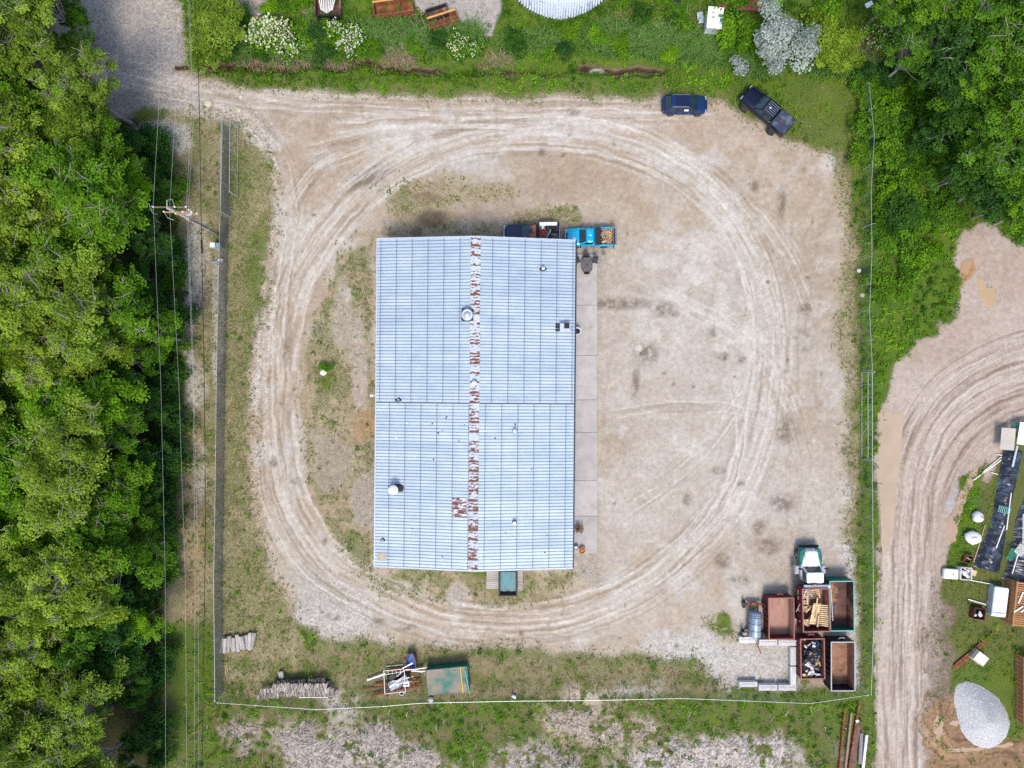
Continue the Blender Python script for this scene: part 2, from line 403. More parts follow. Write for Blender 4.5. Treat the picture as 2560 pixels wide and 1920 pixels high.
    for cx, cy, rx, ry in spots:
        x0, y0 = cx - rx * 2 - 24, cy - ry * 2 - 24
        b = blob(cx, cy, rx, ry, 0, .6, .35); paint(b * yard * sstep(.3, .62, f3 * .7 + f4 * .3), (118, 99, 84), .75)
    for k in range(26):
        b = blob(st.uniform(600, 1840), st.uniform(230, 1380), st.uniform(10, 34), st.uniform(6, 24), st.uniform(0, 90), .7, .9); paint(b * yard, (222, 214, 206), .55)
    b = blob(1380, 752, 9, 8, 0, .3, .2); paint(b, (226, 214, 206))
    # ditch
    dch, dal, _ = path_field(wx, wy, [(380,150),(480,138),(620,140),(760,138),(900,146),(1050,150),(1180,152),(1330,150),(1430,148)], 60)
    bank = (1 - sstep(6, 15, np.abs(dch))) * sstep(.4, .58, fbm(X / 60, Y / 20, 88, 3) + .06)
    paint(bank, (172, 150, 124), .9); setv(g, bank, .18); setv(lush, bank, .1)
    core = 1 - sstep(3, 8, np.abs(dch + 2)); paint(core * bank, (70, 54, 46), .95); hgt -= .75 * (1 - sstep(2, 20, np.abs(dch))) * sstep(420, 480, X)
    wet += core * bank
    b = blob(1291, 150, 15, 7, 0, .3, .2); paint(b, (222, 218, 208))
    # ground south of the fence: green with grey slash
    south = soft([(352,1512),(470,1516),(1100,1512),(1700,1508),(1850,1516),(1885,1500),(1892,1900),(352,1900)], 6, .4)
    paint(south, (136, 124, 90)); setv(g, south, .55 + .8 * (f2 - .35)); setv(dry, south, .2); setv(lush, south, .35)
    for pts, rgb in (([(590,1580),(700,1560),(800,1555),(900,1600),(960,1640),(1000,1800),(560,1800),(610,1640)], (184,170,160)), ([(480,1565),(560,1560),(570,1620),(500,1640)], (178,162,148)),
                     ([(1330,1640),(1440,1600),(1560,1590),(1690,1585),(1740,1660),(1700,1800),(1280,1800)], (202,190,182)), ([(1180,1520),(1290,1530),(1350,1570),(1400,1560),(1420,1600),(1260,1610),(1150,1560)], (186,168,144)),
                     ([(1230,1500),(1300,1500),(1330,1520),(1230,1524)], (196,182,166)), ([(715,1500),(760,1500),(760,1540),(720,1545)], (190,182,172)), ([(1060,1640),(1180,1600),(1260,1640),(1200,1800),(1040,1800)], (176,166,156)), ([(1340,1480),(1420,1484),(1420,1500),(1340,1500)], (180,176,170)), ([(1820,1620),(1860,1600),(1860,1640),(1820,1700)], (150,140,132))):
        b = soft(pts, 34, 2.2) * sstep(.34, .5, f2 + .6 * (f3 - .5) + .06); paint(b, tuple(min(255, q + 24) for q in rgb)); setv(g, b, .13); setv(lush, b, .02); setv(dry, b, .7); peb += b * .35
    # east of the fence
    east = soft([(1862,-200),(2700,-200),(2700,1900),(1890,1900),(1880,1490),(1866,900)], 8, .5)
    paint(east, (84, 92, 52)); setv(g, east, .95); setv(dry, east, .1); setv(lush, east, .75)
    b = soft([(1866,1050),(1900,1050),(1900,1700),(1868,1500)], 6, .5); setv(lush, b, .12)
    for pts in ([(2030,960),(2212,900),(2400,900),(2400,1720),(2000,1720),(2000,1300),(2060,1150)],):
        b = soft(pts, 10); paint(b, (126, 112, 78), .9); setv(lush, b, .06); setv(g, b, .62); setv(dry, b, .3)
    ed = soft(EASTDIRT, 9, 1.0)
    paint(ed, (196, 176, 162)); setv(g, ed, 0); setv(lush, ed, 0)
    paint(ed * sstep(.4, .65, f1), (206, 190, 178), .7)
    tracks([(1950,1760),(1950,1500),(1952,1300),(1958,1120),(1985,960),(2060,850),(2160,790),(2330,740)], 76, False, 71, (220,206,194), (138,116,102), .65, .7, ((-30,2,.5),(18,2,.6),(34,2,.5),(4,1.8,.4)), 5.5, ed)
    tracks([(2000,1100),(2050,980),(2140,890),(2260,850),(2400,840)], 66, False, 75, (216,200,188), (134,110,98), .65, .75, ((-24,2,.4),(12,2,.4)), 5.0, ed)
    b = soft([(2010,1250),(2060,1330),(2050,1480),(2080,1540),(2020,1660),(1996,1660),(2000,1350)], 14, 1.5); paint(b, (150, 134, 122), .7); setv(g, b, .2); peb += b * .9
    b = soft([(1930,1200),(1990,1200),(2000,1420),(1905,1450),(1905,1300)], 30, 1); peb += b * .3
    b = soft([(2045,1090),(2092,1010),(2100,1080),(2058,1150)], 12, .7); paint(b, (188, 186, 186), .9); peb += b * .5
    mud = soft([(2008,1530),(2060,1500),(2090,1600),(2212,1600),(2300,1620),(2300,1720),(2000,1720)], 14, 1.2); paint(mud, (168, 134, 104), .9); setv(g, mud, .12)
    mo, ma, _ = path_field(wx, wy, [(2012,1520),(2020,1580),(2040,1612),(2120,1615),(2300,1600)], 60); paint((1 - sstep(20, 40, np.abs(mo))) * sstep(.45, .7, fbm(mo / 5, ma / 90, 91, 3)), (196, 160, 126), .8); paint((1 - sstep(20, 46, np.abs(mo))) * sstep(.52, .7, fbm(mo / 4, ma / 60, 96, 3)), (106, 84, 68), .7)
    b = soft([(2055,1440),(2200,1420),(2200,1640),(2160,1640),(2060,1560)], 16, 1.2); setv(g, b * (1 - mud), .8); setv(dry, b, .2)
    b = soft([(2075,1030),(2130,1000),(2110,1150),(2080,1240),(2040,1250),(2060,1160)], 8, .6); paint(b, (74, 84, 42)); setv(g, b, .98); setv(dry, b, .05); setv(lush, b, .1)
    b = soft([(2080,585),(2100,560),(2110,590),(2070,625)], 8, .5); paint(b, (190, 128, 70), .8)
    # under the black sheets and the building it does not matter; overall grain
    gr = (.86 + .28 * f3)[..., None] * (.93 + .14 * f4)[..., None]
    col *= gr
    return col, np.clip(g, 0, 1), np.clip(dry, 0, 1), np.clip(peb, 0, 1), hgt, np.clip(lush, 0, 1), np.clip(wet, 0, 1)

step = 0.14
def axis(lo, hi):
    a = np.arange(lo, hi + step / 2, step)
    far = [1.5, 4, 9, 18, 36, 70, 140, 300, 620, 1200]
    return np.concatenate([[lo - f for f in far[::-1]], a, [a[-1] + f for f in far]])
gx, gy = axis(-62, 62), axis(-49, 49)
GX, GY = np.meshgrid(gx, gy)
PXD, PYD = (GX * S + 1280) / K, (960 - GY * S) / K
g_col, g_grass, g_dry, g_peb, g_h, g_lush, g_wet = ground_maps(np.clip(PXD, -700, 2900), np.clip(PYD, -700, 2400))
nx, ny = len(gx), len(gy)
def build_ground(material):
    me = bpy.data.meshes.new('ground')
    nv = nx * ny
    co = np.stack([GX, GY, g_h - .02], -1).reshape(-1).astype(np.float32)
    me.vertices.add(nv); me.vertices.foreach_set('co', co)
    ii = (np.arange(ny - 1)[:, None] * nx + np.arange(nx - 1)[None]).reshape(-1)
    q = np.stack([ii, ii + 1, ii + nx + 1, ii + nx], -1).reshape(-1).astype(np.int32)
    nf = len(ii)
    me.loops.add(nf * 4); me.loops.foreach_set('vertex_index', q)
    me.polygons.add(nf); me.polygons.foreach_set('loop_start', np.arange(nf, dtype=np.int32) * 4)
    me.update(calc_edges=True)
    me.polygons.foreach_set('use_smooth', np.ones(nf, bool))
    a = me.color_attributes.new('soil', 'FLOAT_COLOR', 'POINT')
    a.data.foreach_set('color', np.concatenate([g_col, np.ones((ny, nx, 1))], -1).reshape(-1).astype(np.float32))
    a = me.color_attributes.new('cover', 'FLOAT_COLOR', 'POINT')
    a.data.foreach_set('color', np.stack([g_grass, g_dry, g_peb, g_wet], -1).reshape(-1).astype(np.float32))
    me.materials.append(material)
    o = bpy.data.objects.new('ground', me)
    C.objects.link(o)
    return tag(o, 'bare tan soil yard with curved wheel tracks and grassy edges', 'ground', kind='structure')

SOIL_K = 0.62
def ground_material():
    m, n, l, b = nodes_of('soil')
    at = n.new('ShaderNodeAttribute'); at.attribute_name = 'soil'
    cv = n.new('ShaderNodeAttribute'); cv.attribute_name = 'cover'
    sp = n.new('ShaderNodeSeparateColor'); l.new(cv.outputs['Color'], sp.inputs[0])
    pos = n.new('ShaderNodeNewGeometry').outputs['Position']
    base = mixc(n, l, 1.0, at.outputs['Color'], (SOIL_K * .972, SOIL_K * .985, SOIL_K * .955), 'MULTIPLY')
    n1 = noise(n, l, pos, 2.2, 5, .65); n2 = noise(n, l, pos, 14, 3, .7)
    base = mixc(n, l, 1.0, base, mixc(n, l, ramp(n, l, n1, .3, .7), (.84,) * 3, (1.14,) * 3), 'MULTIPLY')
    base = mixc(n, l, 1.0, base, mixc(n, l, ramp(n, l, n2, .3, .7), (.84,) * 3, (1.14,) * 3), 'MULTIPLY')
    # pebbles
    vo = n.new('ShaderNodeTexVoronoi'); vo.inputs['Scale'].default_value = 7.0; l.new(pos, vo.inputs['Vector'])
    sc = n.new('ShaderNodeSeparateColor'); l.new(vo.outputs['Color'], sc.inputs[0])
    pb = mixc(n, l, sc.outputs[0], (.70,) * 3, (1.28,) * 3)
    base = mixc(n, l, sp.outputs[2], base, mixc(n, l, 1.0, base, pb, 'MULTIPLY'))
    # short grass between the tufts
    gn = noise(n, l, pos, 5.5, 5, .72); g3 = noise(n, l, pos, 22, 2, .6)
    ad = n.new('ShaderNodeMath'); ad.operation = 'MULTIPLY_ADD'; l.new(g3, ad.inputs[0]); ad.inputs[1].default_value = .5; l.new(gn, ad.inputs[2])
    sm = n.new('ShaderNodeMath'); sm.operation = 'ADD'; l.new(ad.outputs[0], sm.inputs[0]); l.new(sp.outputs[0], sm.inputs[1])
    gm = ramp(n, l, sm.outputs[0], 1.14, 1.5)
    green = mixc(n, l, ramp(n, l, n2, .3, .7), (.022, .058, .006), (.085, .165, .018))
    green = mixc(n, l, ramp(n, l, noise(n, l, pos, .45, 2), .35, .65), green, mixc(n, l, 1.0, green, (1.5, 1.2, .8), 'MULTIPLY'))
    dryc = mixc(n, l, ramp(n, l, n2, .3, .7), (.07, .072, .022), (.24, .205, .095))
    gcol = mixc(n, l, sp.outputs[1], green, dryc)
    base = mixc(n, l, gm, base, gcol)
    l.new(base, b.inputs['Base Color'])
    b.inputs['Roughness'].default_value = .95
    b.inputs['Specular IOR Level'].default_value = .12
    bp = n.new('ShaderNodeBump'); bp.inputs['Strength'].default_value = .7; bp.inputs['Distance'].default_value = .06
    l.new(mixc(n, l, .5, n2, gm), bp.inputs['Height']); l.new(bp.outputs[0], b.inputs['Normal'])
    return m
ground = build_ground(ground_material())
def ground_at(arr, x, y):
    i = np.clip(((x + 62) / step).astype(int) + 10, 0, nx - 1); j = np.clip(((y + 49) / step).astype(int) + 10, 0, ny - 1)
    return arr[j, i]
#==END_GROUND

# ------------------------------------------------------------------ shared materials
RUST, RUST_D = (.19, .062, .028), (.09, .035, .02)
def roof_material(phase=0.0):
    m, n, l, b = nodes_of('roof_sheet')
    vec, rand = objvec(n, l)
    tc = n.new('ShaderNodeTexCoord')
    col = mixc(n, l, ramp(n, l, noise(n, l, vec, .5, 4), .3, .7), (.36, .45, .52), (.475, .56, .62))
    col = mixc(n, l, ramp(n, l, rand, 0, 1), col, mixc(n, l, 1.0, col, (.84, .875, .91), 'MULTIPLY'))
    col = mixc(n, l, ramp(n, l, noise(n, l, objvec(n, l, (.25, 5, 1))[0], 1.6, 4, .6), .5, .75, 0, .4), col, (.26, .31, .37))
    sep = n.new('ShaderNodeSeparateXYZ'); l.new(tc.outputs['Object'], sep.inputs[0])
    fr = n.new('ShaderNodeMath'); fr.operation = 'FRACT'
    dv = n.new('ShaderNodeMath'); dv.operation = 'DIVIDE'; dv.inputs[1].default_value = 1.53
    sh = n.new('ShaderNodeMath'); sh.operation = 'ADD'; sh.inputs[1].default_value = phase; l.new(sep.outputs[0], sh.inputs[0]); l.new(sh.outputs[0], dv.inputs[0]); l.new(dv.outputs[0], fr.inputs[0])
    line = ramp(n, l, fr.outputs[0], .045, .085, 1, 0)          # rows of screws and the grime along the purlins
    sx = noise(n, l, vec, 9, 2)
    mu = n.new('ShaderNodeMath'); mu.operation = 'MULTIPLY'; l.new(line, mu.inputs[0]); l.new(ramp(n, l, sx, .2, .6), mu.inputs[1])
    col = mixc(n, l, mu.outputs[0], col, (.12, .16, .22))
    wide = ramp(n, l, fr.outputs[0], .0, .3, .26, 0)
    col = mixc(n, l, wide, col, (.22, .29, .38))
    l.new(col, b.inputs['Base Color'])
    b.inputs['Roughness'].default_value = .48; b.inputs['Metallic'].default_value = .15; b.inputs['Specular IOR Level'].default_value = .4
    return m
M = {}
M['roof'] = roof_material(); M['roof_s'] = roof_material(.55)
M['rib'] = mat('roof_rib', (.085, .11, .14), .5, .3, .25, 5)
def ridge_material():
    m, n, l, b = nodes_of('ridge_flashing')
    vec, rand = objvec(n, l, (1, 2.2, 1)); tc = n.new('ShaderNodeTexCoord'); sep = n.new('ShaderNodeSeparateXYZ'); l.new(tc.outputs['Object'], sep.inputs[0])
    base = mixc(n, l, ramp(n, l, noise(n, l, vec, 3, 3), .3, .7), (.36, .42, .48), (.46, .52, .58))
    d = n.new('ShaderNodeMath'); d.operation = 'PINGPONG'; d.inputs[1].default_value = .153; l.new(sep.outputs[1], d.inputs[0])     # rust keeps to the rib lines of the sheets
    band = ramp(n, l, d.outputs[0], .0, .15, .0, .13)
    lap = ramp(n, l, sep.outputs[1], .5, .1, -.05, .07)
    pz = noise(n, l, vec, 2.3, 5, .65); sm = n.new('ShaderNodeMath'); sm.operation = 'ADD'; l.new(pz, sm.inputs[0]); l.new(band, sm.inputs[1])
    s2 = n.new('ShaderNodeMath'); s2.operation = 'ADD'; l.new(sm.outputs[0], s2.inputs[0]); l.new(lap, s2.inputs[1])
    s3 = n.new('ShaderNodeMath'); s3.operation = 'ADD'; l.new(s2.outputs[0], s3.inputs[0]); l.new(ramp(n, l, rand, 0, 1, -.07, .06), s3.inputs[1])
    rust = mixc(n, l, ramp(n, l, noise(n, l, vec, 7, 3), .3, .7), (.075, .025, .015), (.19, .06, .027))
    col = mixc(n, l, ramp(n, l, s3.outputs[0], .51, .58, 0, .4), base, (.38, .24, .16)); col = mixc(n, l, ramp(n, l, s3.outputs[0], .55, .59), col, rust)
    l.new(col, b.inputs['Base Color']); b.inputs['Roughness'].default_value = .7
    return m
M['ridge'] = ridge_material()
M['ridge_old'] = mat('ridge_flashing', (.40, .45, .51), .6, .1, .12, 3, patch=(.17, .05, .025), patch_lo=.47, patch_hi=.56, patch_scale=1.3, stretch=(1.0, 2.6, 1))
M['rustpatch'] = mat('rusted_sheet', (.56, .58, .60), .7, .1, .2, 5, patch=(.14, .045, .03), patch_lo=.44, patch_hi=.48, patch_scale=1.6, stretch=(.6, 2.5, 1))
M['galv'] = mat('galvanised_steel', (.50, .53, .56), .42, .55, .2, 9, spec=.5)
M['dark_metal'] = mat('dark_metal', (.03, .033, .038), .5, .3, .3, 7)
M['black'] = mat('black_plastic', (.015, .016, .018), .55, 0, .3, 9)
M['tar'] = mat('tar_patch', (.02, .022, .028), .7, 0, .3, 12)
M['white_paint'] = mat('white_paint', (.74, .75, .75), .45, 0, .06, 5, patch=(.5, .47, .42), patch_lo=.6, patch_hi=.75, patch_scale=3)
M['siding'] = mat('wall_siding', (.50, .52, .52), .6, .1, .1, 1.5)
M['trim'] = mat('grey_trim', (.42, .46, .52), .5, .2, .1, 4)
M['tan_sheet'] = mat('yellowed_sheet', (.36, .32, .24), .55, 0, .15, 3)
M['concrete'] = mat('concrete_slab', (.37, .345, .325), .88, 0, .12, .9, bump=.15, patch=(.25, .225, .20), patch_lo=.56, patch_hi=.78, patch_scale=.8, rnd=.06)
M['block'] = mat('precast_block', (.50, .49, .475), .85, 0, .1, 2, bump=.2, patch=(.32, .31, .29), patch_lo=.58, patch_hi=.7, patch_scale=2.2, rnd=.06)
M['glass'] = mat('dark_glass', (.012, .03, .035), .06, 0, .3, 1.2, spec=.7)
M['rubber'] = mat('tyre_rubber', (.022, .021, .02), .85, 0, .3, 14, patch=(.16, .14, .12), patch_lo=.5, patch_hi=.7, patch_scale=5)
M['chrome'] = mat('chrome', (.38, .39, .41), .25, .8, .1, 4)
M['rim'] = mat('wheel_rim', (.33, .34, .35), .3, .75, .15, 8)
M['lampglass'] = mat('lamp_glass', (.55, .6, .65), .1, .1, .1, 20, spec=.7)
M['redlamp'] = mat('red_lamp', (.25, .012, .01), .2, 0, .1, 20, spec=.6)
M['rust'] = mat('rusty_steel', RUST, .85, .1, .35, 4, bump=.2, patch=(.30, .15, .08), patch_lo=.5, patch_hi=.68, patch_scale=2.5)
M['wood_grey'] = mat('weathered_board', (.35, .32, .29), .85, 0, .25, 3, stretch=(1, 8, 1), bump=.2, rnd=.15)
M['wood_pale'] = mat('pale_lumber', (.58, .44, .25), .75, 0, .16, 3, stretch=(1, 6, 1), rnd=.16)
M['wire'] = mat('line_wire', (.42, .42, .40), .5, .2, .08, 3)
M['wood_white'] = mat('pale_pipe', (.72, .70, .64), .5, 0, .08, 3)
M['bark'] = mat('grey_bark', (.26, .235, .21), .9, 0, .3, 5, stretch=(1, 1, .3), bump=.4)
M['pole_wood'] = mat('pole_wood', (.30, .29, .28), .85, 0, .25, 5, stretch=(6, 6, .4), bump=.2)
M['fabric'] = None

def chainlink(name, opacity, colr):
    m, n, l, b = nodes_of(name)
    tc = n.new('ShaderNodeTexCoord')
    sep = n.new('ShaderNodeSeparateXYZ'); l.new(tc.outputs['Object'], sep.inputs[0])
    outs = []
    for sg in (1, -1):                                        # two sets of crossing wires
        a = n.new('ShaderNodeMath'); a.operation = 'MULTIPLY_ADD'; l.new(sep.outputs[2], a.inputs[0]); a.inputs[1].default_value = sg; l.new(sep.outputs[0], a.inputs[2])
        d = n.new('ShaderNodeMath'); d.operation = 'DIVIDE'; l.new(a.outputs[0], d.inputs[0]); d.inputs[1].default_value = .07
        f = n.new('ShaderNodeMath'); f.operation = 'FRACT'; l.new(d.outputs[0], f.inputs[0])
        g = n.new('ShaderNodeMath'); g.operation = 'LESS_THAN'; l.new(f.outputs[0], g.inputs[0]); g.inputs[1].default_value = opacity
        outs.append(g.outputs[0])
    mx = n.new('ShaderNodeMath'); mx.operation = 'MAXIMUM'; l.new(outs[0], mx.inputs[0]); l.new(outs[1], mx.inputs[1])
    l.new(mx.outputs[0], b.inputs['Alpha'])
    b.inputs['Base Color'].default_value = (*colr, 1); b.inputs['Roughness'].default_value = .5; b.inputs['Metallic'].default_value = .4
    return m
M['link'] = chainlink('chain_link_wire', .085, (.16, .20, .20))
M['link_dense'] = chainlink('slatted_chain_link', .46, (.19, .19, .205))

# ------------------------------------------------------------------ the shop building
BW, BL, EAVE, RIDGE = 18.93, 31.25, 4.2, 5.55
bld = thing('shop_building', 'long metal shop building with pale blue ribbed roof and rusty ridge', 'building', (-3.53, -1.85, 0), R(-.5))
hw, hl = BW / 2, BL / 2
NP = 34
pw = BL / NP
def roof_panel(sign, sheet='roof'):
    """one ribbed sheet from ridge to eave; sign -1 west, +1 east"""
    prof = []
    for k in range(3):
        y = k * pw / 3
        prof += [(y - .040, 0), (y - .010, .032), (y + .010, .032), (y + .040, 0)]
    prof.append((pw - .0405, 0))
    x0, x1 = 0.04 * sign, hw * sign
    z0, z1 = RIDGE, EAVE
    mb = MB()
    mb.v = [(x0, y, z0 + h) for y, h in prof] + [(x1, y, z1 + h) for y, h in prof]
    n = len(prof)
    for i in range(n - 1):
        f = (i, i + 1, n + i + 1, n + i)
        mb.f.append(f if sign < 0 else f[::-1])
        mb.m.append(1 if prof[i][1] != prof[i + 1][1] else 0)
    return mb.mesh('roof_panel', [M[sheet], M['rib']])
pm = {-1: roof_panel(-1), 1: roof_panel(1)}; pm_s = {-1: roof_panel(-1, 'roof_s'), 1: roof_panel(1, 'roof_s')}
def roof_z_(x): return RIDGE - (RIDGE - EAVE) * abs(x) / hw
seam_k = int((hl - (960 - 1003) / S * .94 - 1.85) / pw)
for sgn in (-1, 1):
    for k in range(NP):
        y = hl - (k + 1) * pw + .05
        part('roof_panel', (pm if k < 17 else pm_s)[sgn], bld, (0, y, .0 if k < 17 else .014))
for sgn in (-1, 1):
    yy = hl - 17 * pw + .02; MB().loft([[(sgn * .5, yy - .05, RIDGE - .02), (sgn * .5, yy + .05, RIDGE - .02), (sgn * .5, yy + .05, roof_z_(.5) + .042), (sgn * .5, yy - .05, roof_z_(.5) + .046)], [(sgn * hw, yy - .05, EAVE - .06), (sgn * hw, yy + .05, EAVE - .06), (sgn * hw, yy + .05, EAVE + .042), (sgn * hw, yy - .05, EAVE + .046)]]).build('lap_flashing', M['rib'], bld)
for k in range(NP):
    y0 = hl - (k + 1) * pw
    mb = MB(); w = .46; dz = w * (RIDGE - EAVE) / hw
    zz = RIDGE + .052 + (.014 if k >= 17 else 0)
    ya, yb = .006, pw + .03
    mb.v = [(-w, ya, zz - dz), (0, ya, zz + .012), (w, ya, zz - dz), (-w, yb, zz - dz - .004), (0, yb, zz + .008), (w, yb, zz - dz - .004), (-w, ya, zz - dz - .02), (w, ya, zz - dz - .02), (-w, yb, zz - dz - .02), (w, yb, zz - dz - .02)]
    mb.f = [(0, 1, 4, 3), (1, 2, 5, 4), (0, 3, 8, 6), (2, 7, 9, 5)]; mb.m = [0] * 4
    mb.build('ridge_cap', M['ridge'], bld, loc=(0, y0, 0))
def roof_z(x): return RIDGE - (RIDGE - EAVE) * abs(x) / hw
# walls, gables, trim
MB().box(-hw + .2, 0, EAVE / 2 - .04, .16, BL - .3, EAVE - .1).build('wall', M['siding'], bld)
MB().box(hw - .2, 0, EAVE / 2 - .04, .16, BL - .3, EAVE - .1).build('wall', M['siding'], bld)
for sy in (-1, 1):
    mb = MB(); y = sy * (hl - .2)
    out = [(-hw + .28, 0), (hw - .28, 0), (hw - .28, EAVE - .06), (0, RIDGE - .08), (-hw + .28, EAVE - .06)]
    mb.loft([[(x, y - .07, z) for x, z in out], [(x, y + .07, z) for x, z in out]])
    mb.build('wall', M['siding'], bld)
    for sx in (-1, 1):
        mb = MB(); yb = sy * (hl + .03)
        mb.loft([[(sx * .02, yb - .07, RIDGE + .075), (sx * .02, yb + .07, RIDGE + .075), (sx * .02, yb + .07, RIDGE - .16), (sx * .02, yb - .07, RIDGE - .16)],
                 [(sx * (hw + .02), yb - .07, EAVE + .06), (sx * (hw + .02), yb + .07, EAVE + .06), (sx * (hw + .02), yb + .07, EAVE - .16), (sx * (hw + .02), yb - .07, EAVE - .16)]])
        mb.build('rake_trim', M['trim'], bld)
MB().box(hw + .075, 0, EAVE - .07, .13, BL + .1, .13).build('gutter', M['dark_metal'], bld)
MB().box(-hw - .05, 0, EAVE - .07, .09, BL + .1, .12).build('gutter', M['trim'], bld)
for y in (9.5, 3.2, -3.2):
    d = MB().box(hw - .10, y, 1.75, .06, 4.0, 3.5).build('overhead_door', M['white_paint'], bld)
    for k in range(5): MB().box(hw - .058, y, .35 + k * .7, .02, 3.9, .62).build('door_panel', M['trim'], d)
for y in (-8.4, 13.6):
    d = MB().box(hw - .10, y, 1.08, .06, .95, 2.15).build('door', M['trim'], bld)
    MB().cyl((hw - .07, y + .36, 1.0), (hw, y + .36, 1.0), .03).build('handle', M['chrome'], d)
for x, y, sx, sy in ((hw - .11, -11.5, .06, 1.4), (-hw + .11, 8, .06, 1.4), (-hw + .11, -2, .06, 1.4), (-hw + .11, -11, .06, 1.4)):
    wd = MB().box(x, y, 2.2, sx, sy, 1.0).build('window', M['white_paint'], bld)
    MB().box(x + (.035 if x > 0 else -.035), y, 2.2, .02, sy - .14, .86).build('pane', M['glass'], wd)
def roof_local(px, py, z=5.0):
    x, y = P(px, py, z)
    v = Matrix.Rotation(R(.5), 3, 'Z') @ Vector((x + 3.53, y + 1.85, 0))
    return v.x, v.y
# rusted replacement sheets and a yellowed patch near the corner
x0, y0 = roof_local(1131, 1292); x1, y1 = roof_local(1168, 1243)
for k in range(5):
    ya = y0 + (y1 - y0) * k / 5 + .03; yb = y0 + (y1 - y0) * (k + 1) / 5 - .03
    mb = MB(); zz = .052
    mb.loft([[(x0, ya, roof_z(x0) + zz - .01), (x1, ya, roof_z(x1) + zz - .01), (x1, ya, roof_z(x1) + zz), (x0, ya, roof_z(x0) + zz)], [(x0, yb, roof_z(x0) + zz - .01), (x1, yb, roof_z(x1) + zz - .01), (x1, yb, roof_z(x1) + zz), (x0, yb, roof_z(x0) + zz)]])
    tag(mb.build('patch_sheet', M['rustpatch'], bld), 'rust-stained patch sheet beside the ridge')
x0, y0 = roof_local(940, 1406); x1, y1 = roof_local(963, 1386)
mb = MB()
mb.loft([[(x0, y0, roof_z(x0) + .045), (x1, y0, roof_z(x1) + .045), (x1, y0, roof_z(x1) + .06), (x0, y0, roof_z(x0) + .06)], [(x0, y1, roof_z(x0) + .045), (x1, y1, roof_z(x1) + .045), (x1, y1, roof_z(x1) + .06), (x0, y1, roof_z(x0) + .06)]])
tag(mb.build('skylight_sheet', M['tan_sheet'], bld), 'yellowed sheet at the corner of the roof')
# vents
x, y = roof_local(1169, 788, 5.4); z = roof_z(x)
v = MB().cbox(x, y, z + .12, 1.1, 1.1, .3, .05).build('roof_ventilator', M['dark_metal'], bld)
MB().lathe([(.50, .2), (.56, .35), (.56, .62), (.50, .72), (.36, .75), (.34, .70), (.30, .70), (.28, .80), (.05, .86)], 24, (x, y, z)).build('vent_cowl', M['galv'], v, True)
def pipe_vent(px, py, r, h, cap=True, tar=.3, rx=1.0):
    x, y = roof_local(px, py, 5.0); z = roof_z(x)
    t = MB()
    pts = []
    for j in range(12):
        a = j * math.pi / 6; q = tar * (.7 + .5 * random.random())
        pts.append((x + q * rx * math.cos(a), y + q * .7 * math.sin(a)))
    t.loft([[(a, b, roof_z(a) + .012) for a, b in pts], [(x + (a - x) * .8, y + (b - y) * .8, roof_z(a) + .045) for a, b in pts]])
    t = t.build('vent_flashing', M['tar'], bld)
    MB().lathe([(r, 0), (r, h), (r * 1.6, h + .02), (r * 1.6, h + .1), (r * .3, h + .2)] if cap else [(r, 0), (r, h), (r * .7, h), (r * .7, h - .1)], 14, (x, y, z)).build('vent_pipe', M['white_paint'] if cap else M['galv'], t, True)
for a in ((1358, 671, .10, .4, True, .34, 1.3), (1187, 958, .16, .35, True, .2), (995, 1000, .09, .35, False, .28, 1.4), (1287, 1076, .11, .35, True, .24), (1286, 1305, .11, .35, True, .26), (954, 1354, .1, .3, False, .26), (985, 1223, .30, .95, True, .72, 1.2)): pipe_vent(*a)
x, y = roof_local(1414, 818, 4.8); z = roof_z(x)
u = MB().cbox(x - .05, y, z + .3, 1.0, .75, .62, .04).build('roof_unit', M['trim'], bld)
MB().cbox(x + .1, y + .12, z + .64, .5, .5, .1, .03).build('unit_grille', M['black'], u)
for dy in (-.28, 0, .26): MB().cbox(x - .72, y + dy, z + .12, .45, .2, .2, .03).build('unit_foot', M['dark_metal'], u)
for k in range(26):                                            # lost screws and small tar dabs
    px, py = random.choice([(random.uniform(960, 1230), random.uniform(1048, 1075)), (random.uniform(950, 1430), random.uniform(1060, 1400)), (random.uniform(1090, 1300), random.uniform(1040, 1120))])
    x, y = roof_local(px, py); q = random.uniform(.05, .11)
    MB().cyl((x, y, roof_z(x) + .0), (x, y, roof_z(x) + .05), q, q * .7, 6).build('tar_dab', M['tar'] if random.random() < .8 else M['white_paint'], bld)

# ------------------------------------------------------------------ concrete apron east of the building: slabs with open joints
apron = MB().box(7.2, -2.0, .03, 2.84, 30.3, .06).build('apron', M['concrete'])
tag(apron, 'pale concrete apron strip along the building', 'paving', kind='structure')
cuts = [13.17, 8.0, 2.9, -1.6, -4.9, -9.8, -13.4, -17.12]
for a, b in zip(cuts[:-1], cuts[1:]):
    MB().cbox(7.2, (a + b) / 2, .09, 2.86, a - b - .03, .12, .012).build('concrete_slab', M['concrete'], apron)

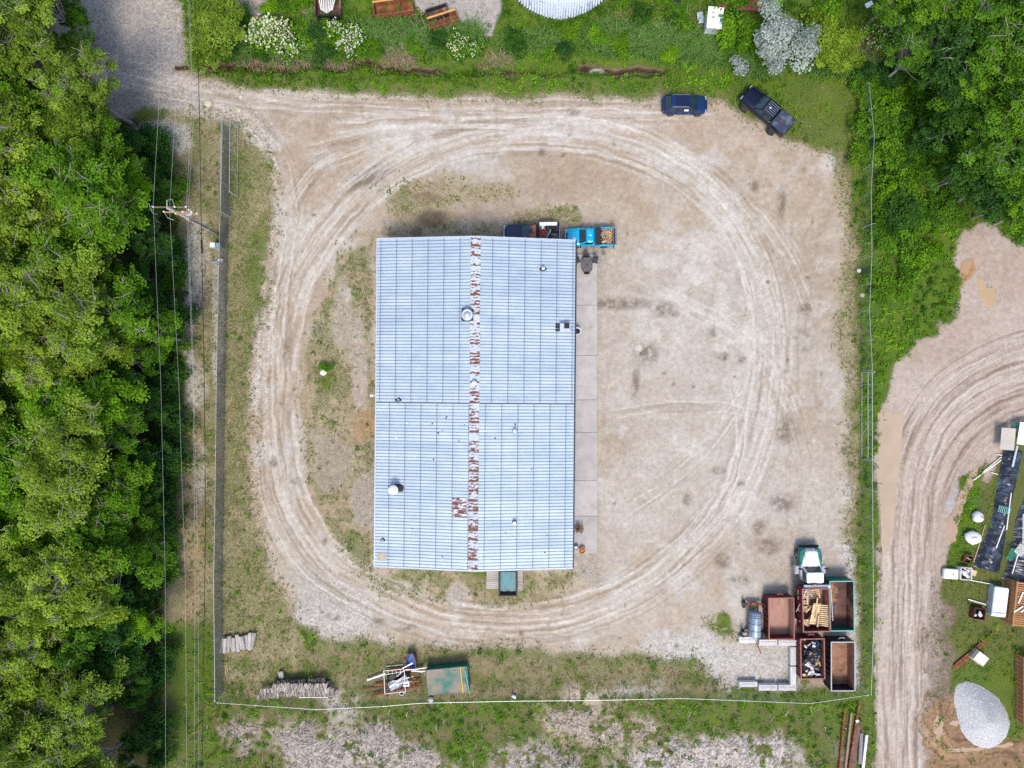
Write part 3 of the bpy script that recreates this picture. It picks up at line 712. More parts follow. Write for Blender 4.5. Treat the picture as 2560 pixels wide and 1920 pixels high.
# ------------------------------------------------------------------ fences
def fence(label, pts_px, h, mesh_mat, spacing=3.0, name='chain_link_fence'):
    pts = [P3(px, py, h) for px, py in pts_px]
    f = thing(name, label, 'fence', (pts[0].x, pts[0].y, 0))
    o = Vector((pts[0].x, pts[0].y, 0))
    k = 0
    for a, b in zip(pts[:-1], pts[1:]):
        L = (b - a).length; n = max(1, round(L / spacing)); ang = math.atan2(b.y - a.y, b.x - a.x)
        for i in range(n):
            p, q = a.lerp(b, i / n) - o, a.lerp(b, (i + 1) / n) - o
            s = (q - p).length
            MB().cyl((0, 0, -.05), (0, 0, h + .04), .033, n=8).build('post', M['galv'], f, loc=(p.x, p.y, 0))
            MB().cyl((0, 0, 0), (s, 0, 0), .02, n=6).build('top_rail', M['galv'], f, loc=(p.x, p.y, h), rz=ang)
            w = MB(); w.v = [(0, .012, .03), (s, .012, .03), (s, .012, h - .02), (0, .012, h - .02)]; w.f = [(0, 1, 2, 3)]; w.m = [0]
            w.build('wire_mesh', mesh_mat, f, loc=(p.x, p.y, 0), rz=ang)
            if k % 4 == 1:
                MB().cyl((0, 0, h), (.0, .28, h + .22), .015, n=5).build('bracket_arm', M['galv'], f, loc=(p.x, p.y, 0), rz=ang)
            k += 1
    q = pts[-1] - o
    MB().cyl((0, 0, -.05), (0, 0, h + .06), .045, n=8).build('post', M['galv'], f, loc=(q.x, q.y, 0))
    return f
fence('tall slatted chain link fence running under the power lines', [(550, 535), (546, 700), (541, 960), (537, 1300), (534, 1450), (537, 1752)], 2.15, M['link_dense'])
fence('slatted chain link fence stretch behind the parked gate frames', [(556, 304), (551, 530)], 2.1, M['link_dense'])
fence('sagging chain link fence behind the firewood pile and green scrap bin', [(543, 1757), (640, 1764), (790, 1774), (960, 1766), (1050, 1758), (1280, 1753), (1500, 1751), (1700, 1746), (1860, 1752), (2025, 1759), (2170, 1738)], 2.15, M['link'])
fence('chain link fence between the yard and the leafy thicket', [(2172, 206), (2186, 338), (2178, 480), (2180, 640), (2174, 776), (2181, 925)], 2.15, M['link'])
fence('chain link fence between the steel bins and the muddy road', [(2181, 1155), (2182, 1300), (2184, 1580), (2178, 1736)], 2.15, M['link'])
def gate(label, px, py0, py1, h=2.2, bare=True, spacing=1.3, name='sliding_gate', px1=None):
    a, b = P3(px, py0, h), P3(px1 or px, py1, h)
    g = thing(name, label, 'gate', (a.x, a.y, 0), math.atan2(b.y - a.y, b.x - a.x))
    L = Vector((b.x - a.x, b.y - a.y)).length
    for z in ((.12, h * .62, h) if bare else (.12, h)):
        MB().cyl((0, 0, z), (L, 0, z), .03, n=6).build('rail', M['galv'], g)
    n = round(L / spacing)
    for i in range(n + 1): MB().cyl((L * i / n, 0, .05), (L * i / n, 0, h), .026, n=6).build('upright', M['galv'], g)
    for s in (-1, 1): MB().cyl((L * .62, 0, h * .62), (L * .62 + s * .9, 0, .14), .024, n=6).build('brace', M['galv'], g)
    for i in (0, n): MB().cyl((L * i / n, .12, 0), (L * i / n, .12, h + .25), .05, n=8).build('guide_post', M['galv'], g)
    return g
gate('open framed cantilever gate beside the long tan puddle', 2181, 930, 1152)
gate('stacked sliding gate frame at the yard entrance', 553, 305, 530, 2.1, False, 2.6, px1=551)
gate('second sliding gate frame parked alongside the entrance gate', 575, 303, 480, 2.1, False, 2.6, px1=573)
#==END_BUILDING

# ------------------------------------------------------------------ vehicles
def paint_mat(name, c, rough=.3, dust=None):
    return mat(name, c, rough, .1, .12, 3, spec=.35, coat=.25, patch=dust, patch_lo=.55, patch_hi=.8, patch_scale=2.5)
def body_loft(st, zb):
    rings = []
    for x, w, zt in st:
        half = [(w * .90, zb), (w, zb + .14), (w * 1.0, zb + (zt - zb) * .55), (w * .975, zt - .10), (w * .90, zt - .015), (w * .55, zt + .015)]
        ring = [(x, y, z) for y, z in half] + [(x, -y, z) for y, z in half[::-1]]
        rings.append(ring)
    return MB().loft(rings)
def rrect(x0, x1, w, z, c):
    return [(x0 + c, -w, z), (x1 - c, -w, z), (x1, -w + c, z), (x1, w - c, z), (x1 - c, w, z), (x0 + c, w, z), (x0, w - c, z), (x0, -w + c, z)]
def wheel(parent, x, y, r, wd, side, rim=None, loc=True):
    prof = [(r * .62, -wd / 2), (r * .93, -wd / 2), (r, -wd * .32), (r, wd * .32), (r * .93, wd / 2), (r * .62, wd / 2)]
    t = MB().lathe(prof, 20, axis='Y').build('wheel', M['rubber'], parent, True, loc=(x, y, r))
    rm = MB().lathe([(r * .63, -wd * .46), (r * .63, wd * .40), (r * .55, wd * .44), (r * .50, wd * .30), (r * .16, wd * .34), (r * .14, wd * .46), (r * .02, wd * .46)], 20, axis='Y')
    if side > 0: rm.v = [(a, -b, c) for a, b, c in rm.v]; rm.f = [f[::-1] for f in rm.f]
    rm.v = [(a, -b, c) for a, b, c in rm.v]; rm.f = [f[::-1] for f in rm.f]
    rm.build('rim', rim or M['rim'], t)
    for k in range(5):
        a = k * 2 * math.pi / 5
        MB().box(r * .33 * math.cos(a), side * wd * .42, r * .33 * math.sin(a), r * .42, .03, .07, M=None).build('spoke', rim or M['rim'], t) if abs(math.sin(a)) < .1 else MB().cyl((r * .14 * math.cos(a), side * wd * .42, r * .14 * math.sin(a)), (r * .56 * math.cos(a), side * wd * .42, r * .56 * math.sin(a)), .035, n=5).build('spoke', rim or M['rim'], t)
    return t
def lerp3(a, b, t): return tuple(a[i] + (b[i] - a[i]) * t for i in range(3))
def pane(parent, name, a, b, c, d, mg=.08, out=.012, mt=None, sub=None):
    """glass pane on the quad a b c d (outward normal by winding), inset by mg"""
    va, vb, vd = Vector(a), Vector(b), Vector(d)
    n = (vb - va).cross(vd - va).normalized() * out
    q = []
    for u, v in ((mg, mg), (1 - mg, mg), (1 - mg, 1 - mg), (mg, 1 - mg)):
        p = lerp3(lerp3(a, b, u), lerp3(d, c, u), v)
        q.append(tuple(Vector(p) + n))
    q2 = [tuple(Vector(p) - n * 2) for p in q]
    m = MB().loft([q2, q])
    return m.build(name, mt or M['glass'], parent)
def cabin(v, body, xb0, xb1, wb, zb, xt0, xt1, wt, zt, roofmat=None, nside=2, rear=True):
    c = .10
    MB().loft([rrect(xb0, xb1, wb, zb - .06, c), rrect(xt0, xt1, wt, zt - .06, c)]).build('cabin', body, v)
    rf = MB().loft([rrect(xt0 - .02, xt1 + .02, wt + .015, zt - .07, c), rrect(xt0 - .01, xt1 + .01, wt, zt - .01, c), rrect(xt0 + .12, xt1 - .12, wt * .82, zt + .035, c)]).build('roof', roofmat or body, v, False)
    B = lambda x, y: (x, y, zb - .06)
    T = lambda x, y: (x, y, zt - .07)
    pane(v, 'windshield', B(xb1, -wb), B(xb1, wb), T(xt1, wt), T(xt1, -wt), .07)
    if rear: pane(v, 'rear_window', B(xb0, wb), B(xb0, -wb), T(xt0, -wt), T(xt0, wt), .10)
    for s in (-1, 1):
        for k in range(nside):
            f0, f1 = k / nside, (k + 1) / nside
            a, b = B(xb0 + (xb1 - xb0) * f0, s * wb), B(xb0 + (xb1 - xb0) * f1, s * wb)
            d, e = T(xt0 + (xt1 - xt0) * f0, s * wt), T(xt0 + (xt1 - xt0) * f1, s * wt)
            if s < 0: pane(v, 'side_window', a, b, e, d, .09)
            else: pane(v, 'side_window', b, a, d, e, .09)
    return rf
def lamps(v, xf, xr, w, zf, zr):
    for s in (-1, 1):
        MB().cbox(xf, s * (w - .22), zf, .1, .38, .16, .03).build('headlight', M['lampglass'], v)
        MB().cbox(xr, s * (w - .10), zr, .08, .16, .3, .02).build('tail_light', M['redlamp'], v)
def mirrors(v, x, w, z, mt):
    for s in (-1, 1): MB().cbox(x, s * (w + .12), z, .12, .22, .16, .03).build('mirror', mt, v)

# blue crossover on the north verge
suv_m = paint_mat('blue_car_paint', (.005, .022, .085), .22)
suv_roof = paint_mat('dark_roof_glass', (.006, .012, .045), .15)
x, y = P(1708, 269)
v = thing('parked_car', 'shiny dark blue crossover car with panoramic roof parked beside the grass', 'car', (x, y, 0), R(-.5))
body_loft([(-2.25, .62, .85), (-2.18, .80, .98), (-1.9, .89, 1.02), (-1.2, .92, 1.02), (0, .925, 1.02), (.85, .92, 1.02), (1.3, .91, .99), (1.85, .86, .90), (2.15, .72, .80), (2.26, .52, .66)], .30).build('body', suv_m, v, True)
cabin(v, suv_m, -2.02, 1.15, .84, 1.06, -1.55, .32, .62, 1.62, suv_m, 3)
MB().cbox(-.45, 0, 1.655, 1.35, .98, .03, .01).build('sunroof', suv_roof, v)
for s in (-1, 1): MB().tube([(-1.5, s * .62, 1.62), (-1.3, s * .63, 1.69), (.1, s * .63, 1.69), (.3, s * .62, 1.61)], .022).build('roof_rail', M['chrome'], v)
MB().cbox(-2.22, 0, 1.35, .3, 1.1, .05, .02).build('spoiler', suv_m, v)
for xx in (-1.38, 1.38):
    for s in (-1, 1): wheel(v, xx, s * .83, .35, .23, s)
lamps(v, 2.06, -2.19, .86, .78, .92); mirrors(v, .78, .93, 1.08, M['black'])
MB().cbox(2.2, 0, .5, .14, 1.2, .22, .04).build('front_bumper', M['black'], v); MB().cbox(-2.22, 0, .52, .14, 1.35, .24, .04).build('rear_bumper', M['black'], v)
for s in (-1, 1):
    for xx in (-.55, .35): MB().cbox(xx, s * .935, .92, .18, .03, .03, .01).build('door_handle', M['chrome'], v)
MB().box(.0, -.80, 1.32, .42, .012, .22, M=Matrix.Rotation(R(-22), 3, 'X')).build('window_sticker', M['white_paint'], v)

def pickup(name, label, px, py, heading, body, L=5.5, w=.95, wr=.39, ww=.27, cab_f=.62, cab_r=-.62, zt=1.72, belt=1.12, hood=1.08, zb=.42, crew=False, lift=0, bed=True, bedmat=None, rim=None, group=None):
    x, y = P(px, py)
    v = thing(name, label, 'pickup truck', (x, y, 0), heading, group)
    xf, xr = L / 2, -L / 2
    xc0 = xr + (1.75 if crew else 2.15)                       # back of the cab
    xc1 = xc0 + (2.15 if crew else 1.45)
    body_loft([(xc0, w * .97, belt), (xc0 + .1, w, belt), (xc1, w, belt), (xc1 + .35, w * .985, hood), (xf - .35, w * .95, hood - .05), (xf - .08, w * .88, hood - .14), (xf, w * .8, hood - .3)], zb).build('body', body, v, True)
    MB().cbox((xc1 + xf) / 2 + .1, 0, hood + .0, xf - xc1 - .5, w * 1.2, .06, .028).build('hood', body, v)
    cabin(v, body, xc0 + .06, xc1 + .12, w * .90, belt + .03, xc0 + .18, xc1 - .62, w * .74, zt, body, 2 if crew else 1)
    # bed: floor, sides, tailgate
    bl = xc0 - .06 - xr
    if bed:
        MB().box(xr + bl / 2, 0, zb + .32, bl - .1, w * 1.8, .08).build('bed_floor', bedmat or M['dark_metal'], v)
        for s in (-1, 1): MB().cbox(xr + bl / 2, s * (w - .05), zb + .42, bl, .13, .74, .03).build('bed_side', body, v)
        MB().cbox(xr + .05, 0, zb + .44, .09, w * 1.86, .66, .025).build('tailgate', body, v)
        MB().cbox(xr + bl - .04, 0, zb + .42, .07, w * 1.74, .66, .02).build('bed_front', body, v)
    for xx in (xr + 1.12, xf - .95):
        for s in (-1, 1): wheel(v, xx, s * (w - .08 + lift * .16), wr, ww, s, rim)
    lamps(v, xf - .05, xr - .01, w * .92, hood - .22, zb + .45)
    MB().cbox(xf + .06, 0, zb + .1, .18, w * 1.9, .22, .04).build('front_bumper', M['chrome'] if not lift else M['dark_metal'], v)
    MB().cbox(xr - .08, 0, zb + .08, .16, w * 1.8, .2, .04).build('rear_bumper', M['chrome'] if not lift else M['dark_metal'], v)
    MB().cbox(xf - .02, 0, hood - .3, .06, w * 1.1, .28, .02).build('grille', M['black'], v)
    mirrors(v, xc1 - .05, w, belt + .08, M['black'])
    for s in (-1, 1): MB().cbox(xc0 + .3, s * (w + .01), belt - .14, .16, .03, .04, .01).build('door_handle', M['black'], v)
    v['geo'] = (xc0, xc1, xr, xf, bl)
    return v
# black lifted crew cab with covered bed, on the north-east corner of the yard
blk = paint_mat('black_truck_paint', (.004, .006, .022), .2)
dusty = mat('dusty_bed_cover', (.03, .042, .075), .55, 0, .2, 2, patch=(.22, .23, .26), patch_lo=.5, patch_hi=.85, patch_scale=1.3)
v = pickup('pickup_truck', 'black lifted crew cab pickup with dusty covered bed on the grassy corner', 1908, 286, R(139), blk, L=5.6, w=.98, wr=.46, ww=.36, zt=1.95, belt=1.32, hood=1.30, zb=.62, crew=True, lift=1, rim=M['rim'])
xc0, xc1, xr, xf, bl = v['geo']
MB().cbox(xr + bl / 2, 0, 1.42, bl - .02, 1.86, .05, .02).build('bed_cover', dusty, v)
for k in range(6): MB().cbox((xc0 + xc1) / 2 - .28, -.5 + k * .2, 2.0, 1.2, .03, .03, .01).build('roof_rib', M['trim'], v)
MB().cbox((xc0 + xc1) / 2 - .1, .1, 2.02, .16, .12, .04, .01).build('roof_sticker', M['white_paint'], v)
MB().lathe([(.1, 0), (.12, .03), (.05, .05)], 8, (xr + bl * .62, .1, 1.45)).build('cover_latch', M['rust'], v)
MB().tube([(xc0 - .02, -.95, 1.4), (xc0 - .04, -.7, 2.0), (xc0 - .04, .7, 2.0), (xc0 - .02, .95, 1.4)], .035).build('roll_bar', M['black'], v)
for s in (-1, 1):
    for xx in (xr + 1.12, xf - .95): MB().cbox(xx, s * 1.0, .98, 1.15, .22, .1, .04).build('fender_flare', M['black'], v)
# turquoise pickup with a bed full of split wood
turq = paint_mat('turquoise_paint', (.0, .33, .56), .3, dust=(.10, .42, .55))
v = pickup('pickup_truck', 'bright turquoise pickup with a bed full of split firewood', 1475, 597, R(180.5), turq, L=4.95, w=.92, zt=1.66)
xc0, xc1, xr, xf, bl = v['geo']
MB().cbox(xc0 - .36, 0, 1.14, .52, 1.76, .34, .03).build('tool_box', M['black'], v)
MB().cbox(xr + .28, 0, 1.18, .14, 2.5, .1, .02).build('rack_bar', M['rust'], v)
MB().cbox((xc0 + xc1) / 2 - .25, .0, 1.71, .2, .08, .04, .01).build('roof_marker', M['white_paint'], v)
MB().lathe([(.16, 0), (.2, .02), (.1, .03)], 7, (xf - .75, .25, 1.12)).build('paint_chip', mat('bare_primer', (.4, .42, .44), .7), v)
log_m = mat('split_wood', (.36, .25, .16), .85, 0, .3, 5, stretch=(1, 1, 4), rnd=.35)
def log_mesh(name, L, r, m, n=7, split=False):
    mb = MB(); rings = []
    sh = [(math.cos(2 * math.pi * j / n), math.sin(2 * math.pi * j / n)) for j in range(n)]
    if split: sh = [(a, max(b, -.15)) for a, b in sh]
    for t in (-.5, -.2, .2, .5):
        q = random.uniform(.86, 1.1)
        rings.append([(t * L, a * r * q, b * r * q) for a, b in sh])
    return mb.loft(rings).mesh(name, m)
logs = [log_mesh('firewood_log', random.uniform(.38, .55), random.uniform(.05, .085), log_m, 6, k % 2) for k in range(6)]
for k in range(95):
    lx, ly = random.uniform(xr + .45, xc0 - .8), random.uniform(-.72, .72)
    mx = v.matrix_basis @ Vector((lx, ly, 0))
    o = bpy.data.objects.new('firewood_log', random.choice(logs)); C.objects.link(o)
    o.location = (mx.x, mx.y, .86 + random.uniform(0, .3)); o.rotation_euler = (random.uniform(0, 6), random.uniform(-.3, .3), random.uniform(0, 6.3))
    tag(o, 'split log lying in the bed of the turquoise pickup', 'log', 'split logs in the turquoise pickup bed')
# navy pickup half under the eave, loaded with junk
navy = paint_mat('faded_navy_paint', (.012, .02, .06), .35)
fade = mat('peeling_roof_paint', (.03, .035, .07), .5, 0, .2, 2, patch=(.32, .10, .05), patch_lo=.47, patch_hi=.58, patch_scale=1.3)
v = pickup('pickup_truck', 'dark navy pickup with peeling roof and a bed of junk by the gable', 1329, 588, R(180.3), navy, L=5.45, w=.94, zt=1.68, bedmat=M['wood_grey'])
for ch in v.children:
    if ch.name.startswith('roof'): ch.data.materials[0] = fade
xc0, xc1, xr, xf, bl = v['geo']
def world_pt(root, p): return root.matrix_basis @ Vector(p)
def solo(name, mb, m, label, cat, group=None, smooth=False, root=None, at=None, rz=0):
    o = mb.build(name, m, None, smooth)
    if at is not None: o.location = at; o.rotation_euler = (0, 0, rz)
    if root is not None: o.matrix_world = root.matrix_basis.copy()
    return tag(o, label, cat, group)
solo('white_beam', MB().cbox(xr + 1.1, -.82, 1.32, 1.75, .38, .2, .03), M['white_paint'], 'long white box beam lying on the junk-filled truck bed side', 'beam', root=v)
jk = thing('trash_pump', 'red engine with white tank in the bed of the navy pickup', 'engine', v.location, v.rotation_euler.z)
red = mat('red_enamel', (.42, .03, .015), .4, 0, .2, 6, coat=.3)
MB().cbox(xr + 1.62, .02, 1.08, .5, .62, .3, .05).build('engine_block', red, jk); MB().cbox(xr + 1.60, -.04, 1.28, .32, .3, .16, .04).build('fuel_tank', red, jk)
MB().cbox(xr + 1.64, -.5, 1.2, .3, .42, .3, .05).build('white_tank', M['white_paint'], jk); MB().cyl((xr + 1.62, -.25, 1.1), (xr + 1.62, -.25, 1.5), .06).build('exhaust', M['black'], jk)
for k in range(14):
    a = random.uniform(0, 3.1); cx, cy = xr + random.uniform(.35, 1.15), random.uniform(-.45, .7); ln = random.uniform(.35, .9)
    solo('scrap_pipe', MB().cyl((cx - math.cos(a) * ln / 2, cy - math.sin(a) * ln / 2, 1.0 + random.uniform(0, .35)), (cx + math.cos(a) * ln / 2, cy + math.sin(a) * ln / 2, 1.0 + random.uniform(0, .35)), random.uniform(.04, .09), n=8), random.choice([M['black'], M['dark_metal'], M['galv'], M['black']]), 'short length of scrap pipe in the navy pickup bed', 'pipe', 'scrap pipes in the navy pickup bed', root=v)
solo('drain_pipe', MB().cyl((xr + .1, -.52, 1.38), (xr + 1.35, -.5, 1.38), .14, n=14), M['black'], 'fat black plastic pipe beside the white box beam', 'pipe', root=v)
solo('pry_bar', MB().cyl((xr + 1.3, .75, 1.2), (xr + .85, -.3, 1.45), .05, n=8), M['galv'], 'long pale metal bar leaning across the navy pickup bed', 'bar', root=v)

# ------------------------------------------------------------------ roll-off bins
def bin_box(name, label, px0, py0, px1, py1, zrim, m_out, m_in, zfloor=.25, rz=0.0, ribs=7, hook='N', m_rim=None, cat='skip', cap=None):
    """open steel bin whose rim spans the given photograph rectangle"""
    ax, ay = P(px0, py0, zrim); bx, by = P(px1, py1, zrim)
    W, L = abs(bx - ax), abs(ay - by)
    b = thing(name, label, cat, ((ax + bx) / 2, (ay + by) / 2, 0), rz)
    z0 = zfloor - .1
    MB().box(0, 0, zfloor, W - .1, L - .1, .06).build('floor', m_in, b)
    t = .05
    for s in (-1, 1):
        wl_ = MB().box(s * (W / 2 - t), 0, (z0 + zrim) / 2, t, L - .06, zrim - z0).build('side_wall', m_out, b)
        MB().box(s * (W / 2 - t * 1.5 - .004), 0, (z0 + zrim) / 2 + .05, .008, L - .16, zrim - z0 - .12).build('lining', m_in, wl_)
        for k in range(ribs):
            MB().box(s * (W / 2 - .005), -L / 2 + L * (k + .5) / ribs, (z0 + zrim) / 2 - .04, .07, .12, zrim - z0 - .12).build('rib', m_out, wl_)
        e = MB().box(0, s * (L / 2 - t), (z0 + zrim) / 2, W - .12, t, zrim - z0).build('end_wall', m_out, b)
        MB().box(0, s * (L / 2 - t * 1.5 - .004), (z0 + zrim) / 2 + .05, W - .16, .008, zrim - z0 - .12).build('lining', m_in if s > 0 else m_out, e)
        MB().cbox(s * (W / 2 - .045), 0, zrim, .11, L, .1, .015).build('rim_bar', m_rim or m_out, b)
        MB().cbox(0, s * (L / 2 - .045), zrim - .004, W - .2, .11, .1, .015).build('rim_bar', m_rim or m_out, b)
        MB().box(s * W * .3, 0, z0 - .06, .14, L * .96, .14).build('skid', m_out, b)
    if hook:
        sg = 1 if hook == 'N' else -1
        MB().tube([(-.28, sg * L / 2, zrim - .5), (-.26, sg * (L / 2 + .28), zrim - .2), (0, sg * (L / 2 + .36), zrim - .12), (.26, sg * (L / 2 + .28), zrim - .2), (.28, sg * L / 2, zrim - .5)], .045).build('hook_loop', m_rim or m_out, b)
    return b
maroon = mat('maroon_bin_paint', (.115, .022, .03), .6, .1, .25, 4, patch=(.17, .08, .055), patch_lo=.58, patch_hi=.72, patch_scale=3)
maroon_r = mat('worn_pink_rim', (.30, .115, .095), .7, .1, .2, 6)
rusty_in = mat('rusty_bin_lining', (.27, .145, .095), .85, .05, .3, 1.6, bump=.15, patch=(.12, .055, .04), patch_lo=.52, patch_hi=.72, patch_scale=1.1)
pink_in = mat('pale_rusty_lining', (.36, .215, .165), .85, .05, .15, 1.6, patch=(.24, .12, .09), patch_lo=.55, patch_hi=.75, patch_scale=1.4, stretch=(2, .5, 1))
green_p = mat('green_bin_paint', (.0, .13, .105), .5, .1, .2, 4, patch=(.10, .075, .05), patch_lo=.6, patch_hi=.7, patch_scale=2)
green_rim = mat('pale_green_rim', (.16, .36, .31), .6, .1, .15, 6)
blk_bin = mat('black_bin_paint', (.010, .013, .022), .5, .1, .3, 5, patch=(.08, .08, .09), patch_lo=.62, patch_hi=.7, patch_scale=4)
grey_rim = mat('grey_rim', (.36, .36, .37), .6, .2, .15, 6)
dark_in = mat('dark_rusty_lining', (.11, .06, .05), .85, .05, .4, 1.2, patch=(.33, .17, .10), patch_lo=.53, patch_hi=.62, patch_scale=.7)
bin_box('roll_off_bin', 'empty maroon roll-off bin next to the tank trailer', 1921, 1494, 1986, 1599, 1.55, maroon, pink_in, m_rim=maroon_r, rz=R(.8))
bin_box('roll_off_bin', 'maroon bin heaped with black trash bags', 2001, 1596, 2062, 1698, 1.55, maroon, rusty_in, m_rim=maroon_r, rz=R(1.0))
bin_box('roll_off_bin', 'empty black roll-off bin in the fence corner', 2077, 1604, 2138, 1728, 1.75, blk_bin, rusty_in, m_rim=grey_rim, ribs=9)
bin_box('roll_off_bin', 'long green open bin close to the east fence', 2074, 1452, 2136, 1578, 1.75, green_p, dark_in, m_rim=green_rim, hook=None, ribs=9, rz=R(.6))
bin_box('roll_off_bin', 'maroon bin full of pallets carried on the roll-off truck', 2006, 1471, 2075, 1580, 2.72, maroon, rusty_in, zfloor=1.3, m_rim=maroon_r, rz=R(1.5))
# the roll-off truck: white bonnet and cab, green wings
TX, TY = P(2026, 1418, 1.2)
trk = thing('roll_off_truck', 'white and green bonneted truck carrying the pallet bin', 'truck', (TX, TY, 0), R(90.5))
tgreen = paint_mat('truck_green', (.0, .12, .10), .3); twhite = paint_mat('truck_white', (.72, .74, .74), .3)
body_loft([(-1.25, .96, 1.45), (-.2, 1.0, 1.45), (.1, .98, 1.5), (1.0, .78, 1.48), (1.7, .66, 1.40), (1.9, .55, 1.2)], .75).build('body', twhite, trk, True)
MB().loft([rrect(.12, 1.75, .70, 1.42, .2), rrect(.14, 1.7, .62, 1.58, .2), rrect(.2, 1.55, .45, 1.66, .2)]).build('bonnet', twhite, trk, True)
for s in (-1, 1):
    pts = [(1.98, s * .45), (1.95, s * .8), (1.7, s * 1.06), (1.2, s * 1.16), (.55, s * 1.14), (.3, s * 1.02), (.3, s * .66), (1.6, s * .55)]
    if s < 0: pts = pts[::-1]
    MB().loft([[(a, b, .8) for a, b in pts], [(a, b, 1.22) for a, b in pts], [(1.1 + (a - 1.1) * .86, s * .8 + (b - s * .8) * .86, 1.36) for a, b in pts]]).build('wing', tgreen, trk)
    MB().cbox(1.85, s * .72, 1.05, .16, .3, .22, .04).build('headlight', M['lampglass'], trk)
    MB().cbox(-.25, s * 1.32, 1.0, .95, .5, .5, .08).build('fuel_tank', M['chrome'], trk)
    MB().cbox(.02, s * 1.28, 1.95, .12, .34, .34, .03).build('mirror', M['black'], trk)
cabin(trk, twhite, -1.3, .18, .94, 1.5, -1.25, -.28, .82, 2.35, twhite, 1)
MB().cbox(2.02, 0, .72, .2, 2.1, .3, .06).build('front_bumper', M['dark_metal'], trk)
MB().cbox(1.93, 0, 1.1, .06, .8, .55, .02).build('grille', M['chrome'], trk)
MB().box(-3.5, 0, .95, 6.6, .9, .3).build('chassis', M['dark_metal'], trk)
MB().cbox(-1.62, -.15, 2.35, .34, 2.6, .3, .06).build('tarp_gantry', M['white_paint'], trk)
for s in (-1, 1): MB().box(-1.62, s * .5, 1.7, .14, .14, 1.2).build('gantry_post', M['dark_metal'], trk)
MB().tube([(-1.75, 1.1, 2.75), (-2.2, 1.25, 2.78), (-4.3, 1.62, 1.6)], .04).build('tarp_arm', M['galv'], trk)
MB().tube([(-1.75, -1.32, 2.8), (-4.8, -1.42, 2.9)], .035).build('tarp_arm', M['galv'], trk)
for xx in (1.15, -3.6, -4.9):
    for s in (-1, 1): wheel(trk, xx, s * (1.0 if xx > 0 else .98), .5, .3 if xx > 0 else .5, s, M['white_paint'])
# pallets standing in the carried bin
def pallet(label, group, loc, rot):
    t = thing('pallet', label, 'pallet', loc, 0, group); t.rotation_euler = rot
    for k in range(6): MB().box(0, -.5 + k * .2, .13, 1.2, .11, .02).build('deck_board', M['wood_pale'], t)
    for k in (-1, 0, 1): MB().box(k * .55, 0, .07, .06, 1.1, .1).build('stringer', M['wood_pale'], t)
    for k in (-1, 0, 1): MB().box(0, k * .48, .01, 1.2, .11, .02).build('bottom_board', M['wood_pale'], t)
    return t
bx, by = P(2041, 1525, 2.72)
for k, (dx, dy, z, r) in enumerate([(-.85, 1.3, 1.55, (0, R(14), R(2))), (-.8, .1, 1.6, (R(5), R(18), R(-4))), (.15, 1.35, 1.6, (R(8), R(-10), R(12))), (.85, -.2, 2.1, (0, R(-28), R(4))), (.86, -1.2, 2.1, (0, R(-30), R(3))), (.25, -.45, 2.0, (0, R(64), R(-7))), (.30, .5, 2.0, (R(4), R(62), R(-5))), (.45, -1.2, 2.0, (0, R(63), R(-7)))]):
    pallet('pale wooden pallet dumped in the bin on the truck', 'pallets in the carried bin', (bx + dx, by + dy, z), r)
panel = thing('crate_panel', 'big pale crate lid leaning on the pallets in the carried bin', 'panel', (bx + .05, by - .5, 2.35)); panel.rotation_euler = (R(3), R(20), R(-9))
for k in range(6): MB().box(-.4 + k * .16, 0, 0, .15, 2.1, .025).build('board', M['wood_pale'], panel)
for k in (-.9, 0, .9): MB().box(0, k, .035, .96, .1, .03).build('batten', M['wood_pale'], panel)
for k in range(22):
    dx, dy = random.uniform(-1.0, -.3), random.uniform(-1.7, 1.8)
    solo('scrap_board', MB().box(0, 0, 0, random.uniform(.5, 1.1), random.uniform(.08, .16), .03), random.choice([M['wood_pale'], M['wood_pale'], M['wood_grey']]), 'broken board among the pallets in the carried bin', 'board', 'broken boards in the carried bin', at=(bx + dx, by + dy, 1.7 + random.uniform(0, .5)), rz=random.uniform(0, 3.1))
# trash in the maroon bin
cx, cy = P(2031, 1648, 1.3)
bag_m = mat('black_bag', (.012, .013, .02), .35, 0, .4, 6, bump=.6, spec=.5); wbag = mat('white_bag', (.6, .6, .6), .5, 0, .15, 6, bump=.5); card = mat('cardboard', (.34, .22, .12), .85, 0, .15, 4)
blue_p = mat('blue_plastic', (.02, .13, .36), .4, 0, .15, 5); yellow_p = mat('yellow_plastic', (.62, .46, .03), .5, 0, .1, 5)
def bag_mesh(name, m, r=.35, seed=0):
    mb = MB(); rr = random.Random(seed); rings = []
    for i, z in enumerate((-.9, -.55, 0, .5, .85, 1.0)):
        q = math.sqrt(max(0.02, 1 - z * z)); jt = .30 if name == 'trash_bag' else .16; rings.append([(r * q * math.cos(j * math.pi / 6) * rr.uniform(1 - jt, 1 + jt), r * q * math.sin(j * math.pi / 6) * rr.uniform(1 - jt, 1 + jt), r * .7 * z * rr.uniform(1 - jt, 1 + jt) + (rr.uniform(-.06, .06) if name == 'trash_bag' else 0)) for j in range(12)])
    return mb.loft(rings).mesh(name, m, name == 'bag')
bags = [bag_mesh('trash_bag', bag_m, .38, k) for k in range(4)]; wbags = [bag_mesh('white_bag', wbag, .22, 9 + k) for k in range(2)]
def put(name, me, loc, rot, label, cat, group=None, sc=1):
    o = bpy.data.objects.new(name, me); C.objects.link(o); o.location = loc; o.rotation_euler = rot; o.scale = (sc,) * 3 if not hasattr(sc, '__len__') else sc
    return tag(o, label, cat, group)
